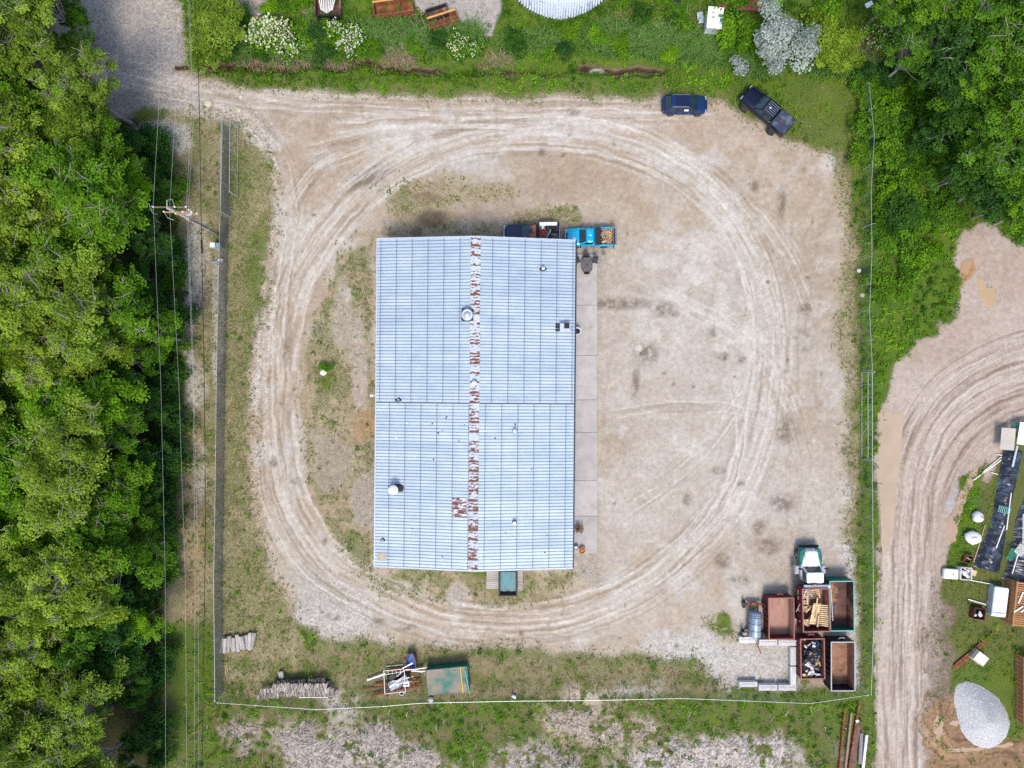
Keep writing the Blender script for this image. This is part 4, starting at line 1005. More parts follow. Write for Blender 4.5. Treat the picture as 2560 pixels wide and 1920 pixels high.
for k in range(20):
    put('trash_bag', random.choice(bags), (cx + random.uniform(-.75, .65), cy + random.uniform(-1.1, 1.6), 1.0 + random.uniform(0, .25)), (random.uniform(-.4, .4), random.uniform(-.4, .4), random.uniform(0, 6)), 'black trash bag heaped in the maroon bin', 'trash bag', 'black bags in the maroon bin', (random.uniform(.7, 1.4), random.uniform(.6, 1.2), random.uniform(.6, .9)))
for k in range(22):
    put('white_bag', random.choice(wbags), (cx + random.uniform(-.85, .8), cy + random.uniform(-1.6, -.2) + (random.random() < .3) * 2.6, 1.1 + random.uniform(0, .22)), (0, 0, random.uniform(0, 6)), 'small white bag among the black trash bags', 'trash bag', 'white bags in the maroon bin', (random.uniform(.4, 1.3), random.uniform(.3, .9), random.uniform(.4, .9)))
for k in range(7):
    put('cardboard_box', MB().box(0, 0, 0, random.uniform(.25, .45), random.uniform(.3, .6), .12).mesh('cardboard_box', card), (cx + random.uniform(-.2, .7), cy + random.uniform(-1.2, .9), 1.28), (.1, .1, random.uniform(0, 3)), 'flattened cardboard box on the trash bags', 'box', 'cardboard in the maroon bin')
put('blue_tub', MB().lathe([(.16, 0), (.22, .3), (.24, .3), (.18, .05)], 12).mesh('blue_tub', blue_p), (cx + .35, cy + 1.65, 1.15), (.3, 0, 0), 'bright blue plastic tub in the maroon trash bin', 'tub')
put('yellow_tub', MB().cbox(0, 0, 0, .55, .35, .25, .04).mesh('yellow_tub', yellow_p), (cx - .65, cy - 1.75, 1.1), (0, 0, .1), 'yellow plastic crate in the corner of the trash bin', 'crate')
for k in range(2): put('cable_coil', MB().tube([(.28 * math.cos(a * math.pi / 8), .28 * math.sin(a * math.pi / 8), 0) for a in range(17)], .03, 5).mesh('cable_coil', M['white_paint']), (cx + .15 + k * .5, cy - 1.75, 1.2), (.2, .1, 0), 'white coiled hose in the maroon trash bin', 'hose', 'white hoses in the maroon bin')
# tank trailer
tx, ty = P(1886, 1556, .8)
tk = thing('tank_trailer', 'old dented silver-blue tank on a rusty wheeled frame', 'trailer', (tx, ty, 0), R(90 - 2))
tank_m = mat('tank_steel', (.22, .28, .36), .4, .35, .3, 2.5, patch=(.22, .12, .07), patch_lo=.6, patch_hi=.68, patch_scale=3)
MB().lathe([(.30, -1.35), (.56, -1.25), (.62, -1.1), (.62, 1.0), (.56, 1.2), (.3, 1.3)], 20, (-.1, 0, 1.0), 'X').build('tank', tank_m, tk, True)
for q in (-.6, .1, .75, .95): MB().lathe([(.63, -.02), (.65, 0), (.63, .02)], 20, (q - .1, 0, 1.0), 'X', cap=False).build('tank_band', M['dark_metal'], tk)
for q in (1.72, -1.25):
    MB().cyl((q, -1.0, .45), (q, 1.0, .45), .07).build('axle', M['rust'], tk); MB().box(q + .05, 0, .55, .3, 1.5, .12).build('frame', M['rust'], tk)
    for s in (-1, 1): wheel(tk, q, s * 1.0, .42, .2, s, M['galv'])
for s in (-1, 1): MB().box(.2, s * .4, .5, 3.1, .1, .12).build('frame_rail', M['rust'], tk)
MB().tube([(1.75 + .35 * math.cos(a * math.pi / 8), .35 * math.sin(a * math.pi / 8) + .1, .8) for a in range(17)], .03, 5).build('hose_reel', M['black'], tk)
MB().cbox(-1.1, 1.0, 1.0, .28, .4, .25, .04).build('tool_box', M['wood_grey'], tk)
p0, p1 = P3(1885, 1592, .55), P3(1902, 1634, .7)
solo('iron_bar', MB().cyl(p0, p1, .055), M['rust'], 'rusty iron bar poking over the white blocks', 'bar')
# blocks of the gravel store
BLK = ['under the iron bar by the tank trailer', 'touching the tank trailer wheel and maroon bin', 'under the end of the empty maroon bin', 'midway beside the trash bin', 'beside the trash bin nearer the weeds', 'at the open end facing the fence', 'mid-way in the fence-side row', 'at the weedy corner by the trash bin']
k = -1
for (ax, ay, bx_, by_) in ((1848, 1592, 1893, 1608), (1898, 1599, 1944, 1614), (1946, 1600, 1992, 1615), (1976, 1618, 1991, 1664), (1976, 1667, 1991, 1712), (1848, 1705, 1894, 1718), (1897, 1712, 1944, 1727), (1946, 1712, 1991, 1727)):
    (x0, y0), (x1, y1) = P(ax, ay, .6), P(bx_, by_, .6)
    k += 1
    b = thing('concrete_block', 'white precast concrete block of the gravel store ' + BLK[k], 'block', ((x0 + x1) / 2, (y0 + y1) / 2, 0), 0, 'blocks round the gravel store')
    MB().cbox(0, 0, .3, abs(x1 - x0) - .02, abs(y1 - y0), .6, .03).build('block_body', M['block'], b)
    lg = abs(x1 - x0) > abs(y1 - y0)
    MB().cbox(0, 0, .61, abs(x1 - x0) * (.8 if lg else .3), abs(y1 - y0) * (.3 if lg else .8), .05, .015).build('key_ridge', M['block'], b)
#==END_VEHICLES

# ------------------------------------------------------------------ utility pole and wires
px_, py_ = P(563, 593)
def utility_pole(x, y, label, full=True):
    t = thing('utility_pole', label, 'utility pole', (x, y, 0))
    MB().cyl((0, 0, -.3), (0, 0, 11.9), .20, .13, 14).build('pole', M['pole_wood'], t, True)
    brown = M['rust'] if False else mat('crossarm_wood', (.16, .11, .08), .85, 0, .3, 4)
    tan = mat('new_crossarm_wood', (.33, .21, .11), .85, 0, .25, 4)
    for z, x0, x1, yy, mm in ((11.5, -1.45, 1.55, .14, brown), (10.9, -.8, 1.75, -.14, tan), (10.3, -.1, 1.95, -.14, tan)) if full else ((11.5, -1.45, 1.55, .14, brown),):
        a = MB().cbox((x0 + x1) / 2, yy, z, x1 - x0, .11, .13, .015).build('crossarm', mm, t)
        for q in (x0 + .1, x0 + .55 * (x1 - x0) + .3, x1 - .1):
            MB().lathe([(.03, .06), (.07, .1), (.085, .16), (.05, .2), (.07, .24), (.03, .3)], 10, (q, yy, z)).build('insulator', M['white_paint'], a, True)
    if full:
        MB().tube([(.24 * math.cos(a * math.pi / 7) + .5, .24 * math.sin(a * math.pi / 7) - .1, 8.4) for a in range(15)], .025, 5).build('cable_coil', M['rust'], t)
        MB().tube([(-1.3, .1, 11.8), (-1.5, .3, 12.1), (-1.45, -.4, 11.5), (-1.2, -.4, 11.2)], .015, 5).build('jumper_wire', M['galv'], t)
        MB().tube([(-.1, .1, 11.8), (.0, .6, 12.0), (.4, .7, 11.9), (.5, .2, 11.7)], .015, 5).build('jumper_wire', M['galv'], t)
        MB().tube([(-.8, -.1, 10.9), (-.7, -.5, 10.5), (-.2, -.7, 10.4)], .015, 5).build('jumper_wire', M['galv'], t)
        MB().cbox(.9, -.05, 10.0, .5, .4, .5, .08).build('cutout_bracket', M['galv'], t); MB().lathe([(.05, 0), (.05, .5), (.07, .55)], 10, (1.25, .1, 10.2)).build('cutout', M['white_paint'], t)
        for z in (4.0, 6.0, 8.0): MB().lathe([(.2, 0), (.205, .06), (.2, .12)], 14, (0, 0, z)).build('band', M['galv'], t)
        MB().tube([(.16, -.1, .1), (.165, -.1, 5.0), (.15, -.12, 8.2)], .035, 6).build('riser_cable', M['black'], t)
    return t
utility_pole(px_, py_, 'tall wooden utility pole with crossarms beside the slatted fence')
utility_pole(px_ - .6, py_ + 52, 'plain wooden utility pole north along the power line', False)
utility_pole(px_ + .9, py_ - 62, 'plain wooden utility pole south along the power line', False)
def wire(label, pts_px, z, r, m, sag=.7):
    pts = []
    W = [P3(a, b, z) for a, b in pts_px]
    W = [Vector((W[0].x + (W[0].x - W[1].x) / max(1e-3, (W[0].y - W[1].y)) * (68 - W[0].y), 68, z))] + W
    e = W[-1]; e2 = W[-2]
    W.append(Vector((e.x + (e2.x - e.x) / (e2.y - e.y) * (-52 - e.y), -52, z)))
    for a, b in zip(W[:-1], W[1:]):
        for k in range(6): pts.append(a.lerp(b, k / 6))
    pts.append(W[-1])
    return solo('power_line', MB().tube(pts, r, 4), m, label, 'wire')
wire('outermost pale power line over the tree canopy', [(389, 0), (399, 230), (383, 512), (402, 960), (413, 1440), (414, 1920)], 11.8, .009, M['wire'])
wire('pale power line just inside the outermost wire', [(432, 0), (439, 270), (424, 520), (447, 960), (463, 1440), (467, 1920)], 11.8, .009, M['wire'])
wire('pale power line over the strip of dry grass', [(470, 0), (481, 240), (466, 512), (483, 960), (488, 1440), (485, 1920)], 11.8, .009, M['wire'])
wire('thin power line close beside the pale middle wire', [(474, 0), (484, 300), (470, 520), (485, 960), (495, 1440), (497, 1920)], 10.9, .008, M['wire'])
wire('thick black cable hung low with a splice case', [(487, 0), (497, 200), (503, 545), (511, 960), (514, 1300), (505, 1920)], 7.4, .03, M['black'])
solo('splice_case', MB().cyl(P3(504, 600, 7.35), P3(505.5, 633, 7.35), .09), M['black'], 'black splice case hanging on the low cable', 'splice case')
lp = P3(507, 668, 7.3)
solo('cable_loop', MB().tube([(lp.x + .25 * math.sin(a * math.pi / 6), lp.y + .3 * math.cos(a * math.pi / 6), 7.3) for a in range(13)], .025, 5), M['black'], 'small ring of spare cable on the low black wire', 'cable')
x, y = P(544, 618)
t = thing('meter_cabinet', 'white metal meter cabinet standing by the slatted fence', 'cabinet', (x, y, 0)); MB().cbox(0, 0, .65, .5, .48, 1.3, .03).build('cabinet_body', M['white_paint'], t); MB().box(0, -.25, .7, .42, .02, 1.0).build('cabinet_door', M['trim'], t)
x, y = P(556, 618); bl_m = mat('blue_grey_box', (.17, .25, .30), .5)
t = thing('junction_box', 'blue grey junction box beside the white cabinet', 'box', (x, y, 0)); MB().cbox(0, 0, .5, .42, .42, 1.0, .03).build('box_body', bl_m, t); MB().cbox(0, 0, 1.02, .48, .48, .06, .01).build('box_lid', bl_m, t)
x, y = P(554, 651); solo('loose_panel', MB().cbox(0, 0, .2, .5, .32, .06, .01), M['white_paint'], 'white panel fallen at the foot of the fence', 'panel', at=(x, y, 0), rz=-.4)
x, y = P(538, 655); solo('tarp_scrap', MB().cbox(0, 0, .08, .8, .3, .08, .03), bl_m, 'crumpled grey-blue tarp scrap beside the fallen white panel', 'tarp', at=(x, y, 0), rz=.15)

# ------------------------------------------------------------------ patio set and pots on the apron
wick = mat('dark_wicker', (.045, .045, .05), .7, 0, .35, 30, bump=.4); tblg = mat('smoked_table_top', (.11, .105, .10), .3, 0, .2, 5)
x, y = P(1467, 662, .7)
t = thing('patio_table', 'dark octagonal patio table with crossed frame', 'table', (x, y, .15))
octo = [(.35, -.72), (.52, -.45), (.52, .45), (.35, .72), (-.35, .72), (-.52, .45), (-.52, -.45), (-.35, -.72)]
MB().prism(octo, .69, .72).build('table_top', tblg, t)
MB().tube([(a, b, .725) for a, b in octo + octo[:1]], .02, 5).build('edge_frame', M['black'], t)
for s in (-1, 1): MB().cyl((-.45, s * .6, .735), (.45, -s * .6, .735), .018, n=5).build('cross_bar', M['black'], t)
for a, b in ((.4, .6), (-.4, .6), (.4, -.6), (-.4, -.6)): MB().cyl((a * .9, b * .9, 0), (a, b, .69), .025, n=6).build('leg', M['black'], t)
def patio_chair(px, py, rz, label):
    x, y = P(px, py, .6); c = thing('patio_chair', label, 'chair', (x, y, .15), rz)
    MB().cbox(0, 0, .42, .48, .46, .05, .015).build('seat', wick, c)
    MB().loft([[(-.24, -.22, .46), (.24, -.22, .46), (.24, -.26, .46), (-.24, -.26, .46)], [(-.24, -.36, .98), (.24, -.36, .98), (.24, -.40, .98), (-.24, -.40, .98)]]).build('backrest', wick, c)
    for s in (-1, 1):
        MB().tube([(s * .27, .24, 0), (s * .27, .22, .62), (s * .27, -.30, .64)], .018, 5).build('armrest', M['black'], c)
        MB().cyl((s * .24, -.22, 0), (s * .24, -.22, .45), .018, n=5).build('leg', M['black'], c); MB().cyl((s * .24, .22, 0), (s * .24, .22, .42), .018, n=5).build('leg', M['black'], c)
patio_chair(1465, 645, R(180), 'dark wicker chair tucked at the table end toward the turquoise pickup')
patio_chair(1467, 678, R(0), 'dark wicker chair at the table end facing away from the turquoise pickup')
patio_chair(1443, 652, R(205), 'dark wicker chair turned askew against the building wall')
patio_chair(1488, 652, R(172), 'dark wicker chair at the outer edge of the concrete apron')
def pot(name, px, py, r, h, m, inner, label, cat, ring=None):
    x, y = P(px, py, h); t = thing(name, label, cat, (x, y, .15))
    MB().lathe([(r * .8, 0), (r, h), (r * .88, h), (r * .85, h - .08), (r * .02, h - .1)], 18).build('pot_wall', m, t, True)
    MB().lathe([(r * .84, h - .09), (r * .5, h - .03), (r * .05, h - .01)], 14).build('contents', inner, t, True)
    if ring: MB().lathe([(r * 1.0, h - .03), (r * 1.12, h - .02), (r * 1.12, h + .03), (r * 1.0, h + .03)], 18, cap=False).build('rim_ring', ring, t)
terr = mat('terracotta', (.42, .17, .06), .8, 0, .2, 6)
pot('steel_drum', 1443, 828, .34, .8, M['galv'], M['black'], 'open steel drum with black inside against the eave', 'drum', M['white_paint'])
pot('flower_pot', 1455, 1375, .30, .4, terr, mat('orange_soil', (.40, .14, .03), .9), 'round terracotta bowl near the end of the apron', 'flower pot', terr)
pot('flower_pot', 1440, 1368, .24, .35, M['dark_metal'], M['white_paint'], 'small dark pot with white contents beside the terracotta bowl', 'flower pot')
def twig_bunch(n, r, h, seed):
    mb = MB(); rr = random.Random(seed)
    for k in range(n):
        a = rr.uniform(0, 6.28); q = r * rr.uniform(.4, 1); mb.cyl((0, 0, 0), (q * math.cos(a), q * math.sin(a), h * rr.uniform(.5, 1)), .015, .006, 4)
    return mb
x, y = P(1445, 1318); t = thing('dead_plant', 'dried brown potted plant on the concrete', 'plant', (x, y, .15)); dryp = mat('dry_leaf', (.14, .075, .045), .9, 0, .4, 20)
MB().lathe([(.16, 0), (.2, .25), (.17, .25), (.02, .2)], 12).build('pot', M['dark_metal'], t); b = twig_bunch(30, .5, .6, 3).build('stems', M['bark'], t)
lm = MB()
for k in range(160):
    a, q, z = random.uniform(0, 6.28), .55 * math.sqrt(random.random()), random.uniform(.3, .65); c0 = Vector((q * math.cos(a), q * math.sin(a), z)); d = Vector((random.uniform(-1, 1), random.uniform(-1, 1), random.uniform(-.4, .4))).normalized() * .06; e = d.cross(Vector((0, 0, 1))) * .8
    lm.quad(c0 - d, c0 + e, c0 + d, c0 - e)
lm.build('dry_leaves', dryp, t)
# steel hopper with teal liner between two plank decks, south gable
teal = mat('teal_water', (.02, .17, .21), .15, 0, .25, 1.5, spec=.6, patch=(.25, .38, .42), patch_lo=.62, patch_hi=.78, patch_scale=1.4, stretch=(2, .5, 1))
x, y = P(1270, 1458, 1.2)
t = thing('steel_hopper', 'black steel hopper with teal water inside between plank decks', 'hopper', (x, y, 0))
for s in (-1, 1): MB().box(s * .86, 0, .7, .1, 2.5, 1.2).build('side_wall', M['dark_metal'], t); MB().cbox(s * .86, 0, 1.31, .16, 2.6, .08, .02).build('rim_bar', M['black'], t)
MB().box(0, 1.24, .7, 1.62, .1, 1.2).build('back_wall', M['dark_metal'], t); MB().cbox(0, 1.24, 1.31, 1.55, .16, .08, .02).build('rim_bar', M['black'], t)
MB().loft([[(-.81, -1.28, 1.3), (.81, -1.28, 1.3), (.81, -1.2, 1.3), (-.81, -1.2, 1.3)], [(-.81, -.9, .2), (.81, -.9, .2), (.81, -.82, .2), (-.81, -.82, .2)]]).build('sloped_front', M['rust'] if False else mat('brown_black_steel', (.05, .035, .032), .6), t)
MB().box(0, .1, .62, 1.6, 2.15, .04).build('water', teal, t)
for k in (-.4, .4): MB().box(k, -.92, .64, .3, .12, .02).build('scum', M['white_paint'], t)
def deck(label, px0, py0, px1, py1, z):
    (x0, y0), (x1, y1) = P(px0, py0, z), P(px1, py1, z)
    d = thing('plank_deck', label, 'deck', ((x0 + x1) / 2, (y0 + y1) / 2, 0)); W, L = abs(x1 - x0), abs(y0 - y1); n = max(4, round(L / .19))
    for k in range(n): MB().cbox(random.uniform(-.01, .01), -L / 2 + (k + .5) * L / n, z, W, L / n - .02, .05, .008).build('plank', M['wood_grey'], d)
    for sx in (-1, 1):
        MB().box(sx * (W / 2 - .06), 0, z - .12, .08, L, .16).build('joist', M['wood_grey'], d)
        for sy in (-1, 1): MB().box(sx * (W / 2 - .06), sy * (L / 2 - .1), z / 2 - .1, .1, .1, z - .2).build('post', M['wood_grey'], d)
deck('wide weathered plank deck beside the steel hopper', 1216, 1425, 1249, 1472, .9)
deck('narrow weathered plank deck beside the steel hopper', 1294, 1427, 1307, 1476, .9)

# ------------------------------------------------------------------ firewood
wood_g = mat('grey_split_wood', (.36, .32, .28), .9, 0, .28, 6, stretch=(.6, 4, 4), rnd=.4, bump=.3)
wood_shade = mat('shade_dark_wood', (.09, .08, .08), .9, 0, .35, 6, stretch=(.6, 4, 4), rnd=.4)  # darker copy of the split wood: shade of the back row put into colour
gl = [log_mesh('firewood_log', random.uniform(.42, .52), random.uniform(.075, .105), wood_g, 6, k % 2) for k in range(8)]; dl = [log_mesh('firewood_log', random.uniform(.4, .5), random.uniform(.07, .1), wood_shade, 6, k % 2) for k in range(4)]
cnt = 0
for r, (x0, y0, x1, y1, zz, n, mm, lab) in enumerate([(643, 1737, 845, 1727, .45, 46, gl, 'grey split log in the outer row of the firewood pile beside the fence'), (652, 1724, 838, 1716, .75, 42, gl, 'grey split log in the middle row of the firewood pile'), (682, 1711, 822, 1704, 1.0, 33, gl, 'grey split log on the crest of the firewood pile'), (695, 1699, 812, 1692, .8, 27, dl, 'log coloured dark for shade on the shaded side of the firewood pile')]):
    for lay in range(2):
        for k in range(n):
            f = (k + .5 * lay) / n
            if lay == 1 and random.random() < .4: continue
            bow = -4 * math.sin(f * math.pi + r) + random.uniform(-2.6, 2.6) + (14 * max(0, .25 - f) if r else 0)
            q = P3(x0 + (x1 - x0) * f, y0 + (y1 - y0) * f + bow + 6, zz - .1 + lay * .15)
            put('firewood_log', random.choice(mm), (q.x, q.y, q.z + random.uniform(-.03, .03)), (random.uniform(0, 6), random.uniform(-.08, .08) + .1, R(90) + random.uniform(-.3, .3)), lab, 'log', 'firewood pile row %s' % ['outer', 'middle', 'crest', 'shaded'][r], random.uniform(.9, 1.12)); cnt += 1
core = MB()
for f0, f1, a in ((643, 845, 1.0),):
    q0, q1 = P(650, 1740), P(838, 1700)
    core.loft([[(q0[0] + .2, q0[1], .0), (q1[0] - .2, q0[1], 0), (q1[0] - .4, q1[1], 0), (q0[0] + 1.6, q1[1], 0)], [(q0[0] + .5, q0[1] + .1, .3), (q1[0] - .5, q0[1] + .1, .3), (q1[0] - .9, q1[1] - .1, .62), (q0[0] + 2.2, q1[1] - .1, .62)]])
solo('stacked_wood_core', core, wood_shade, 'dark hidden core of logs under the firewood pile', 'firewood')
biglog = mat('pale_barked_log', (.40, .37, .34), .9, 0, .25, 4, stretch=(.4, 4, 4), bump=.5, rnd=.25)
for k in range(11):
    px, py = 556 + k * 7.6, 1613 - k * 1.1
    me = log_mesh('log', random.uniform(1.3, 1.75), random.uniform(.15, .22), biglog, 9)
    put('log', me, (*P(px, py, .2), .19 + (.22 if k in (1, 4, 7) else 0)), (0, 0, R(90) + random.uniform(-.25, .35)), 'thick pale log in the short stack beside the slatted fence', 'log', 'thick logs by the slatted fence')
x, y = P(705, 1684); solo('stone_slab', MB().cbox(0, 0, .25, .5, .7, .3, .05), M['wood_grey'], 'flat grey stone slab at the corner of the firewood pile', 'stone', at=(x, y, 0), rz=.15)
a, b = P3(748, 1743, .25), P3(820, 1743, .25); solo('grey_plank', MB().cyl(a, b, .06, n=6), M['wood_white'], 'long pale pole lying along the firewood pile', 'pole')
for dx, ln in ((556, 30), (563, 32), (567, 26)):
    a, b = P3(dx, 1656, .1), P3(dx + 1, 1656 + ln, .1); solo('short_stake', MB().cyl(a, b, .035, n=5), M['wood_pale'], 'thin pale stake lying near the corner of the slatted fence', 'stake', 'stakes by the slatted fence')

# ------------------------------------------------------------------ scrap rack, hopper cart, green closed bin
def bar(name, a, b, z0, z1, w, h, m, label, cat='beam', group=None):
    p, q = P3(*a, z0), P3(*b, z1); d = q - p; L = d.length
    o = MB().cbox(0, 0, 0, L, w, h, min(w, h) * .15).build(name, m)
    o.location = (p + q) / 2; o.rotation_euler = d.to_track_quat('X', 'Z').to_euler()
    return tag(o, label, cat, group)
bar('rusty_beam', (931, 1739), (1051, 1714), .35, .35, .22, .18, M['rust'], 'longest rusty beam under the scrap rack beside the tyre')
bar('rusty_beam', (936, 1712), (1050, 1702), .3, .3, .2, .14, M['rust'], 'rusty beam under the white wrapped sheet')
bar('rusty_beam', (966, 1677), (1056, 1673), .4, .4, .22, .16, M['rust'], 'rusty beam on the side of the rack toward the blue cart')
bar('rusty_beam', (905, 1722), (1000, 1714), .2, .2, .12, .1, M['rust'], 'thin rusty bar lying in the grass left by the rack')
bar('white_channel', (918, 1700), (964, 1684), .3, .35, .16, .12, M['white_paint'], 'white channel sticking out of the scrap rack')
rk = thing('pipe_rack', 'white pipe rack full of scrap metal beside the green bin', 'rack', (*P(992, 1692), 0), R(3))
for z, sy in ((1.2, 1.15), (1.2, -1.15), (.1, 1.15), (.1, -1.15)): MB().cyl((-1.05, sy, z), (1.0, sy + .1, z), .035, n=6).build('rail', M['wood_white'], rk)
for sx in (-1.05, 1.0):
    for sy in (-1.15, 1.15): MB().cyl((sx, sy, 0), (sx, sy, 1.3), .035, n=6).build('post', M['wood_white'], rk)
    MB().cyl((sx, -1.15, 1.2), (sx, 1.15, 1.2), .035, n=6).build('rail', M['wood_white'], rk)
MB().cyl((-1.05, .75, 1.2), (1.0, 1.0, 1.2), .03, n=6).build('rail', M['wood_white'], rk); MB().cyl((.2, .5, 1.2), (.95, 1.1, 1.2), .03, n=6).build('brace', M['wood_white'], rk)
for k in range(4): MB().cyl((-.6 + k * .4, .75, 1.2), (-.6 + k * .4, 1.15, 1.2), .02, n=5).build('rung', M['wood_white'], rk)
foil = mat('wrapped_sheet', (.62, .63, .65), .3, .2, .2, 5, bump=.8, spec=.5)
mb = MB(); gxn = 10
pts = [[(u * 2.0 - 1, v * .8 - .4, .18 * math.sin(u * 9 + v * 3) * v + .12 * math.sin(v * 11 + u * 5)) for v in np.linspace(0, 1, 7)] for u in np.linspace(0, 1, gxn)]
for i in range(gxn - 1):
    for j in range(6): mb.quad(pts[i][j], pts[i + 1][j], pts[i + 1][j + 1], pts[i][j + 1])
solo('wrapped_sheet', mb, foil, 'crumpled silver wrapped sheet with black print on the scrap rack', 'sheet', at=(*P(996, 1708, .8), .75), rz=R(24))
pr = MB()
for k in range(9): pr.box(-.35 + k * .1, .02 * (k % 3), .22 + .012 * k % 2, .06, .1 + .03 * (k % 2), .01, .5 * (k % 2))
solo('printed_lettering', pr, M['black'], 'black lettering printed along the wrapped sheet', 'lettering', at=(*P(1006, 1703, .9), .78), rz=R(26))
solo('white_carton', MB().cbox(0, 0, 0, .62, .5, .3, .02), M['white_paint'], 'small white carton on the rusty beams of the rack', 'carton', at=(*P(1016, 1709, .7), .7), rz=.1)
ty_ = thing('spare_tyre', 'old tyre with white ring under the longest rusty beam', 'tyre', (*P(1005, 1731), .1)); MB().lathe([(.2, -.08), (.32, -.08), (.34, 0), (.32, .08), (.2, .08)], 16).build('tread', M['rubber'], ty_); MB().lathe([(.215, .082), (.25, .095), (.27, .085)], 16, cap=False).build('white_ring', M['white_paint'], ty_)
solo('plastic_heap', MB().cbox(0, 0, .3, 2.3, .9, .5, .2), M['black'], 'black plastic scrap heaped inside the pipe rack', 'scrap', at=(*P(998, 1687), 0), rz=.05)
for k in range(16):
    a = (random.uniform(968, 1035), random.uniform(1668, 1715)); an = random.uniform(-.5, .4); ln = random.uniform(14, 42)
    bar('scrap_bar', a, (a[0] + ln * math.cos(an), a[1] + ln * math.sin(an)), random.uniform(.5, 1.0), random.uniform(.5, 1.0), random.uniform(.05, .12), .05, random.choice([M['rust'], M['galv'], M['wood_white'], M['dark_metal'], M['rust']]), 'loose scrap bar lying across the pipe rack', 'bar', 'loose bars on the pipe rack')
fr = thing('rusty_stand', 'thin rusty stand between the scrap rack and the green bin', 'stand', (*P(1052, 1702), 0))
for dx, dy in ((-.1, .7), (.15, -.6)): MB().cyl((dx, dy, 0), (dx * .5, dy, 1.0), .03, n=5).build('post', M['rust'], fr)
MB().cyl((-.05, .7, 1.0), (.08, -.6, 1.0), .03, n=5).build('rail', M['rust'], fr)
cart = thing('tipping_cart', 'blue tipping cart on a rusty frame beside the scrap rack', 'cart', (*P(1030, 1645), 0), R(8))
bluem = mat('faded_blue_paint', (.035, .10, .27), .55, .1, .25, 5, patch=(.25, .16, .12), patch_lo=.64, patch_hi=.72, patch_scale=3)
tr = [(-.55, -.05), (-.2, .72), (.35, .82), (.5, .1), (.42, -.75), (-.2, -.72)]
MB().loft([[(a * .7, b * .7, .45) for a, b in tr], [(a, b, .95) for a, b in tr], [(a * .92, b * .92, .95) for a, b in tr], [(a * .62, b * .62, .55) for a, b in tr]]).build('tray', bluem, cart)
for i in range(6):
    a, b = tr[i], tr[(i + 1) % 6]; MB().cyl((*a, .97), (*b, .97), .035, n=6).build('rim_tube', M['rust'], cart)
for s in (-1, 1): MB().tube([(-.2, s * .4, .4), (-.75, s * .35, .55), (-1.0, s * .35, .7)], .035, 6).build('handle', M['rust'], cart); wheel(cart, .2, s * .5, .22, .1, s)
gb = thing('closed_bin', 'closed green bin with rust-browned lid beside the scrap rack', 'skip', (*P(1119, 1702, 1.3), 0), R(5.5))
lid_m = mat('rust_brown_lid', (.03, .13, .105), .6, .1, .15, 3, patch=(.22, .17, .13), patch_lo=.36, patch_hi=.56, patch_scale=.55)
MB().cbox(0, 0, .65, 4.2, 2.5, 1.2, .05).build('bin_body', green_p, gb); MB().cbox(-.1, 0, 1.29, 3.95, 2.55, .08, .03).build('lid', lid_m, gb)
for k in range(8): 
    for s in (-1, 1): MB().box(-1.9 + k * .54, s * 1.26, .65, .1, .08, 1.1).build('rib', green_p, gb)
MB().cyl((1.45, -1.3, 1.4), (1.4, 1.3, 1.4), .05, n=6).build('yellow_bar', yellow_p, gb); MB().cyl((2.05, -1.5, 1.36), (1.85, .9, 1.36), .05, n=6).build('teal_bar', green_rim, gb)
for k in range(4): MB().box(1.62 + k * .14, -.05, 1.36, .04, .4, .04).build('grate_bar', M['dark_metal'], gb)
for s in (-1, 1): MB().cyl((-2.05, s * .9, .9), (-2.2, s * .9, 1.3), .04).build('lid_hinge', M['galv'], gb)
x, y = P(1284, 1742, .3); solo('white_bucket', MB().lathe([(.14, -.22), (.17, .2), (.17, .24), (.15, .22)], 12, axis='X'), M['white_paint'], 'white bucket lying on its side along the fence', 'bucket', at=(x, y, .2), rz=R(-25))
x, y = P(1077, 1750, .2); solo('pale_rock', MB().lathe([(.28, 0), (.3, .15), (.2, .3), (.03, .36)], 8), M['block'], 'pale rock in the weeds behind the green bin', 'rock', at=(x, y, 0))
for px, py, r, lab in ((520, 259, .34, 'large round pale lid set in the entrance dirt'), (602, 242, .2, 'small round pale lid toward the ditch at the entrance'), (597, 275, .24, 'round pale lid toward the yard at the entrance')):
    x, y = P(px, py); t = thing('well_cover', lab, 'cover', (x, y, 0)); MB().lathe([(r, -.05), (r, .05), (r * .92, .08), (r * .1, .1)], 18).build('lid', mat('cream_lid', (.52, .45, .30), .8, 0, .15, 6), t, True); MB().lathe([(r * 1.25, -.02), (r * 1.2, .03), (r * 1.02, .03)], 18, cap=False).build('surround', M['concrete'], t)
x, y = P(809, 930); t = thing('tyre_planter', 'old whitewashed tyre planter under a small green bush', 'planter', (x, y, 0)); MB().lathe([(.2, 0), (.33, .02), (.36, .1), (.33, .18), (.2, .2)], 18).build('tyre', M['wood_white'], t, True); MB().lathe([(.2, .1), (.02, .14)], 12).build('soil', M['rust'], t)
x, y = P(2149, 676, .2); solo('white_stone', MB().lathe([(.2, 0), (.24, .1), (.15, .22), (.02, .25)], 7), M['block'], 'white stone at the edge of the grass by the thicket fence', 'rock', at=(x, y, 0))
x, y = P(2157, 737, .2); solo('tan_stone', MB().lathe([(.24, 0), (.26, .1), (.15, .2), (.02, .22)], 7), M['concrete'], 'tan stone in the grass strip by the thicket fence', 'rock', at=(x, y, 0))
lm_ = roof_local(930, 989, 3.5)
MB().cyl((-hw - .02, lm_[1], 3.6), (-hw - .5, lm_[1], 3.65), .025, n=6).build('lamp_arm', M['white_paint'], bld); MB().cbox(-hw - .55, lm_[1], 3.6, .3, .25, .14, .04).build('wall_lamp', M['white_paint'], bld)
#==END_YARD

